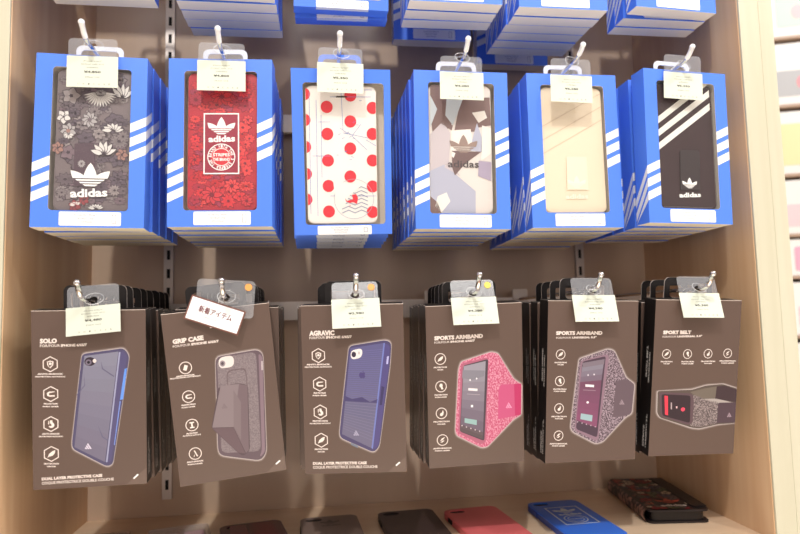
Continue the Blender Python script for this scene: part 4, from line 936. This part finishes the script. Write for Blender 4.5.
pr.build('floral_print', t, xf=M)
q = MB(); q.prism(rrect(FW-.016, .010, FW+.001, FL-.004, .002, 3), -.0014, -.0004, CM); q.build('edge_flap', t, xf=M)
tag(t, 'black folio phone case with red flowers at the right end of the shelf', 'phone case', 'sample phone cases on the bottom shelf')
# clear packets at the left end
def packet(bl, br, length, width, label, tint):
    A = ground(*bl, -.240); B = ground(*br, -.240); ang = math.atan2(B.y-A.y, B.x-A.x); C = (A+B)/2
    t = empty('clear_packet', (C.x, C.y, ZB), (0, 0, ang)); W = width/2
    M = Matrix(((1, 0, 0, 0), (0, 0, 1, 0), (0, -1, 0, .009), (0, 0, 0, 1)))
    q = MB(); q.prism(rrect(-W, -length, W, 0, .006, 5), 0, .0012, clear_mat('packet_plastic_'+tint[3], .18, .06, tint[:3], .12)); q.build('lid', t, xf=M)
    q = MB(); q.prism(rrect(-W, -length, W, 0, .006, 5), .0012, .0088, MATS['packet_plastic_'+tint[3]], [rrect(-W+.0008, -length+.0008, W-.0008, -.0008, .005, 5)]); q.build('rim', t, xf=M)
    q = MB(); q.prism(rrect(-W+.004, -length+.004, W-.004, -.006, .004, 4), .005, .0085, mat((150, 104, 98), .4))
    q.flat([(-W+.008, -.03), (-.002, -.03), (-.002, -.009), (-W+.008, -.009)], .0048, mat((196, 182, 176), .4)); q.flat([(.006, -.04), (W-.006, -.04), (W-.006, -.010), (.006, -.010)], .0048, mat((214, 150, 172), .4)); q.build('insert', t, xf=M)  # pink patch is a reflection painted onto the insert
    tag(t, label, 'packet')
packet((148, 530.5), (208, 522.5), .09, .068, 'clear plastic case packet on the bottom shelf beside the dark red case', (235, 225, 220, 'a'))
packet((72, 538), (128, 530.5), .09, .066, 'clear packet at the far left of the bottom shelf, cut by the photo edge', (190, 176, 176, 'b'))

# ------------------------------------------------------------------ neighbouring rack seen past the right panel
RM = Matrix.Translation((.98, 1.40, 0)) @ Matrix.Rotation(R(-20), 4, 'Z') @ Matrix.Translation((-1.02, -1.34, 0))
rk = empty('gondola_rack', RM @ Vector((1.30, 1.50, 0)), (0, 0, R(-20))); tag(rk, 'pale shop rack with shelves of small packages beyond the right panel', 'rack')
def rpart(name, a, b, mt): q = MB(); q.box(a, b, mt); q.build(name, rk, xf=Matrix.Translation((-1.30, -1.50, 0)))
RW = mat((226, 214, 196), .5, name='rack_wood'); SB = mat((186, 160, 140), .5, name='rack_shelf')
rpart('back_panel', (1.02, 1.62, 0), (1.75, 1.64, 2.5), RW); rpart('upright', (1.00, 1.30, 0), (1.02, 1.64, 2.5), RW); rpart('upright', (1.75, 1.30, 0), (1.77, 1.64, 2.5), RW)
zs = [.55, .80, 1.05, 1.245, 1.385, 1.485, 1.63, 1.80, 1.97, 2.16]
for z in zs: rpart('shelf', (1.0205, 1.342, z-.006), (1.7495, 1.6195, z), SB)
WP = mat((240, 240, 238), .45, name='white_pack'); cols = [(240, 176, 200), (186, 188, 192), (236, 196, 202), (228, 230, 180), (236, 160, 168), (240, 210, 216), (200, 220, 214)]
desc = ['pink', 'grey', 'rose', 'yellow-green', 'red', 'blush', 'mint']; k = 0; rnd = random.Random(9)
for zi, z in enumerate(zs):
    top = (zs[zi+1] if zi+1 < len(zs) else 2.35)
    for j in range(5):
        x = 1.03+j*.125; h = (top-z)*.95-.008; w_ = .119
        t = empty('product_package', RM @ Vector((x+w_/2, 1.346, z+.0004)), (0, 0, R(-20))); q = MB(); q.box((-w_/2, 0, 0), (w_/2, .10, h), WP); q.build('carton', t, bevel=.002)
        c = k % 7; q = MB(); q.prism(rrect(-w_*(.42 if c % 2 else .30), h*.14, w_*.30, h*(.55 if c % 3 else .80), .006, 4), -.0008, -.0001, mat(cols[c], .5))
        q.prism(ell(w_*.1, h*.35, .014, .018, 16), -.0012, -.0009, mat(cols[(c+3) % 7], .5)); q.build('printed_panel', t)
        tag(t, 'white package with %s print, %s on the %s shelf of the neighbouring rack' % (desc[c], ('first', 'second', 'third', 'fourth', 'last')[j], ('lowest', 'second', 'third', 'fourth', 'fifth', 'sixth', 'seventh', 'eighth', 'ninth', 'topmost')[zi]), 'package', 'packages on the neighbouring rack')
        k += 1
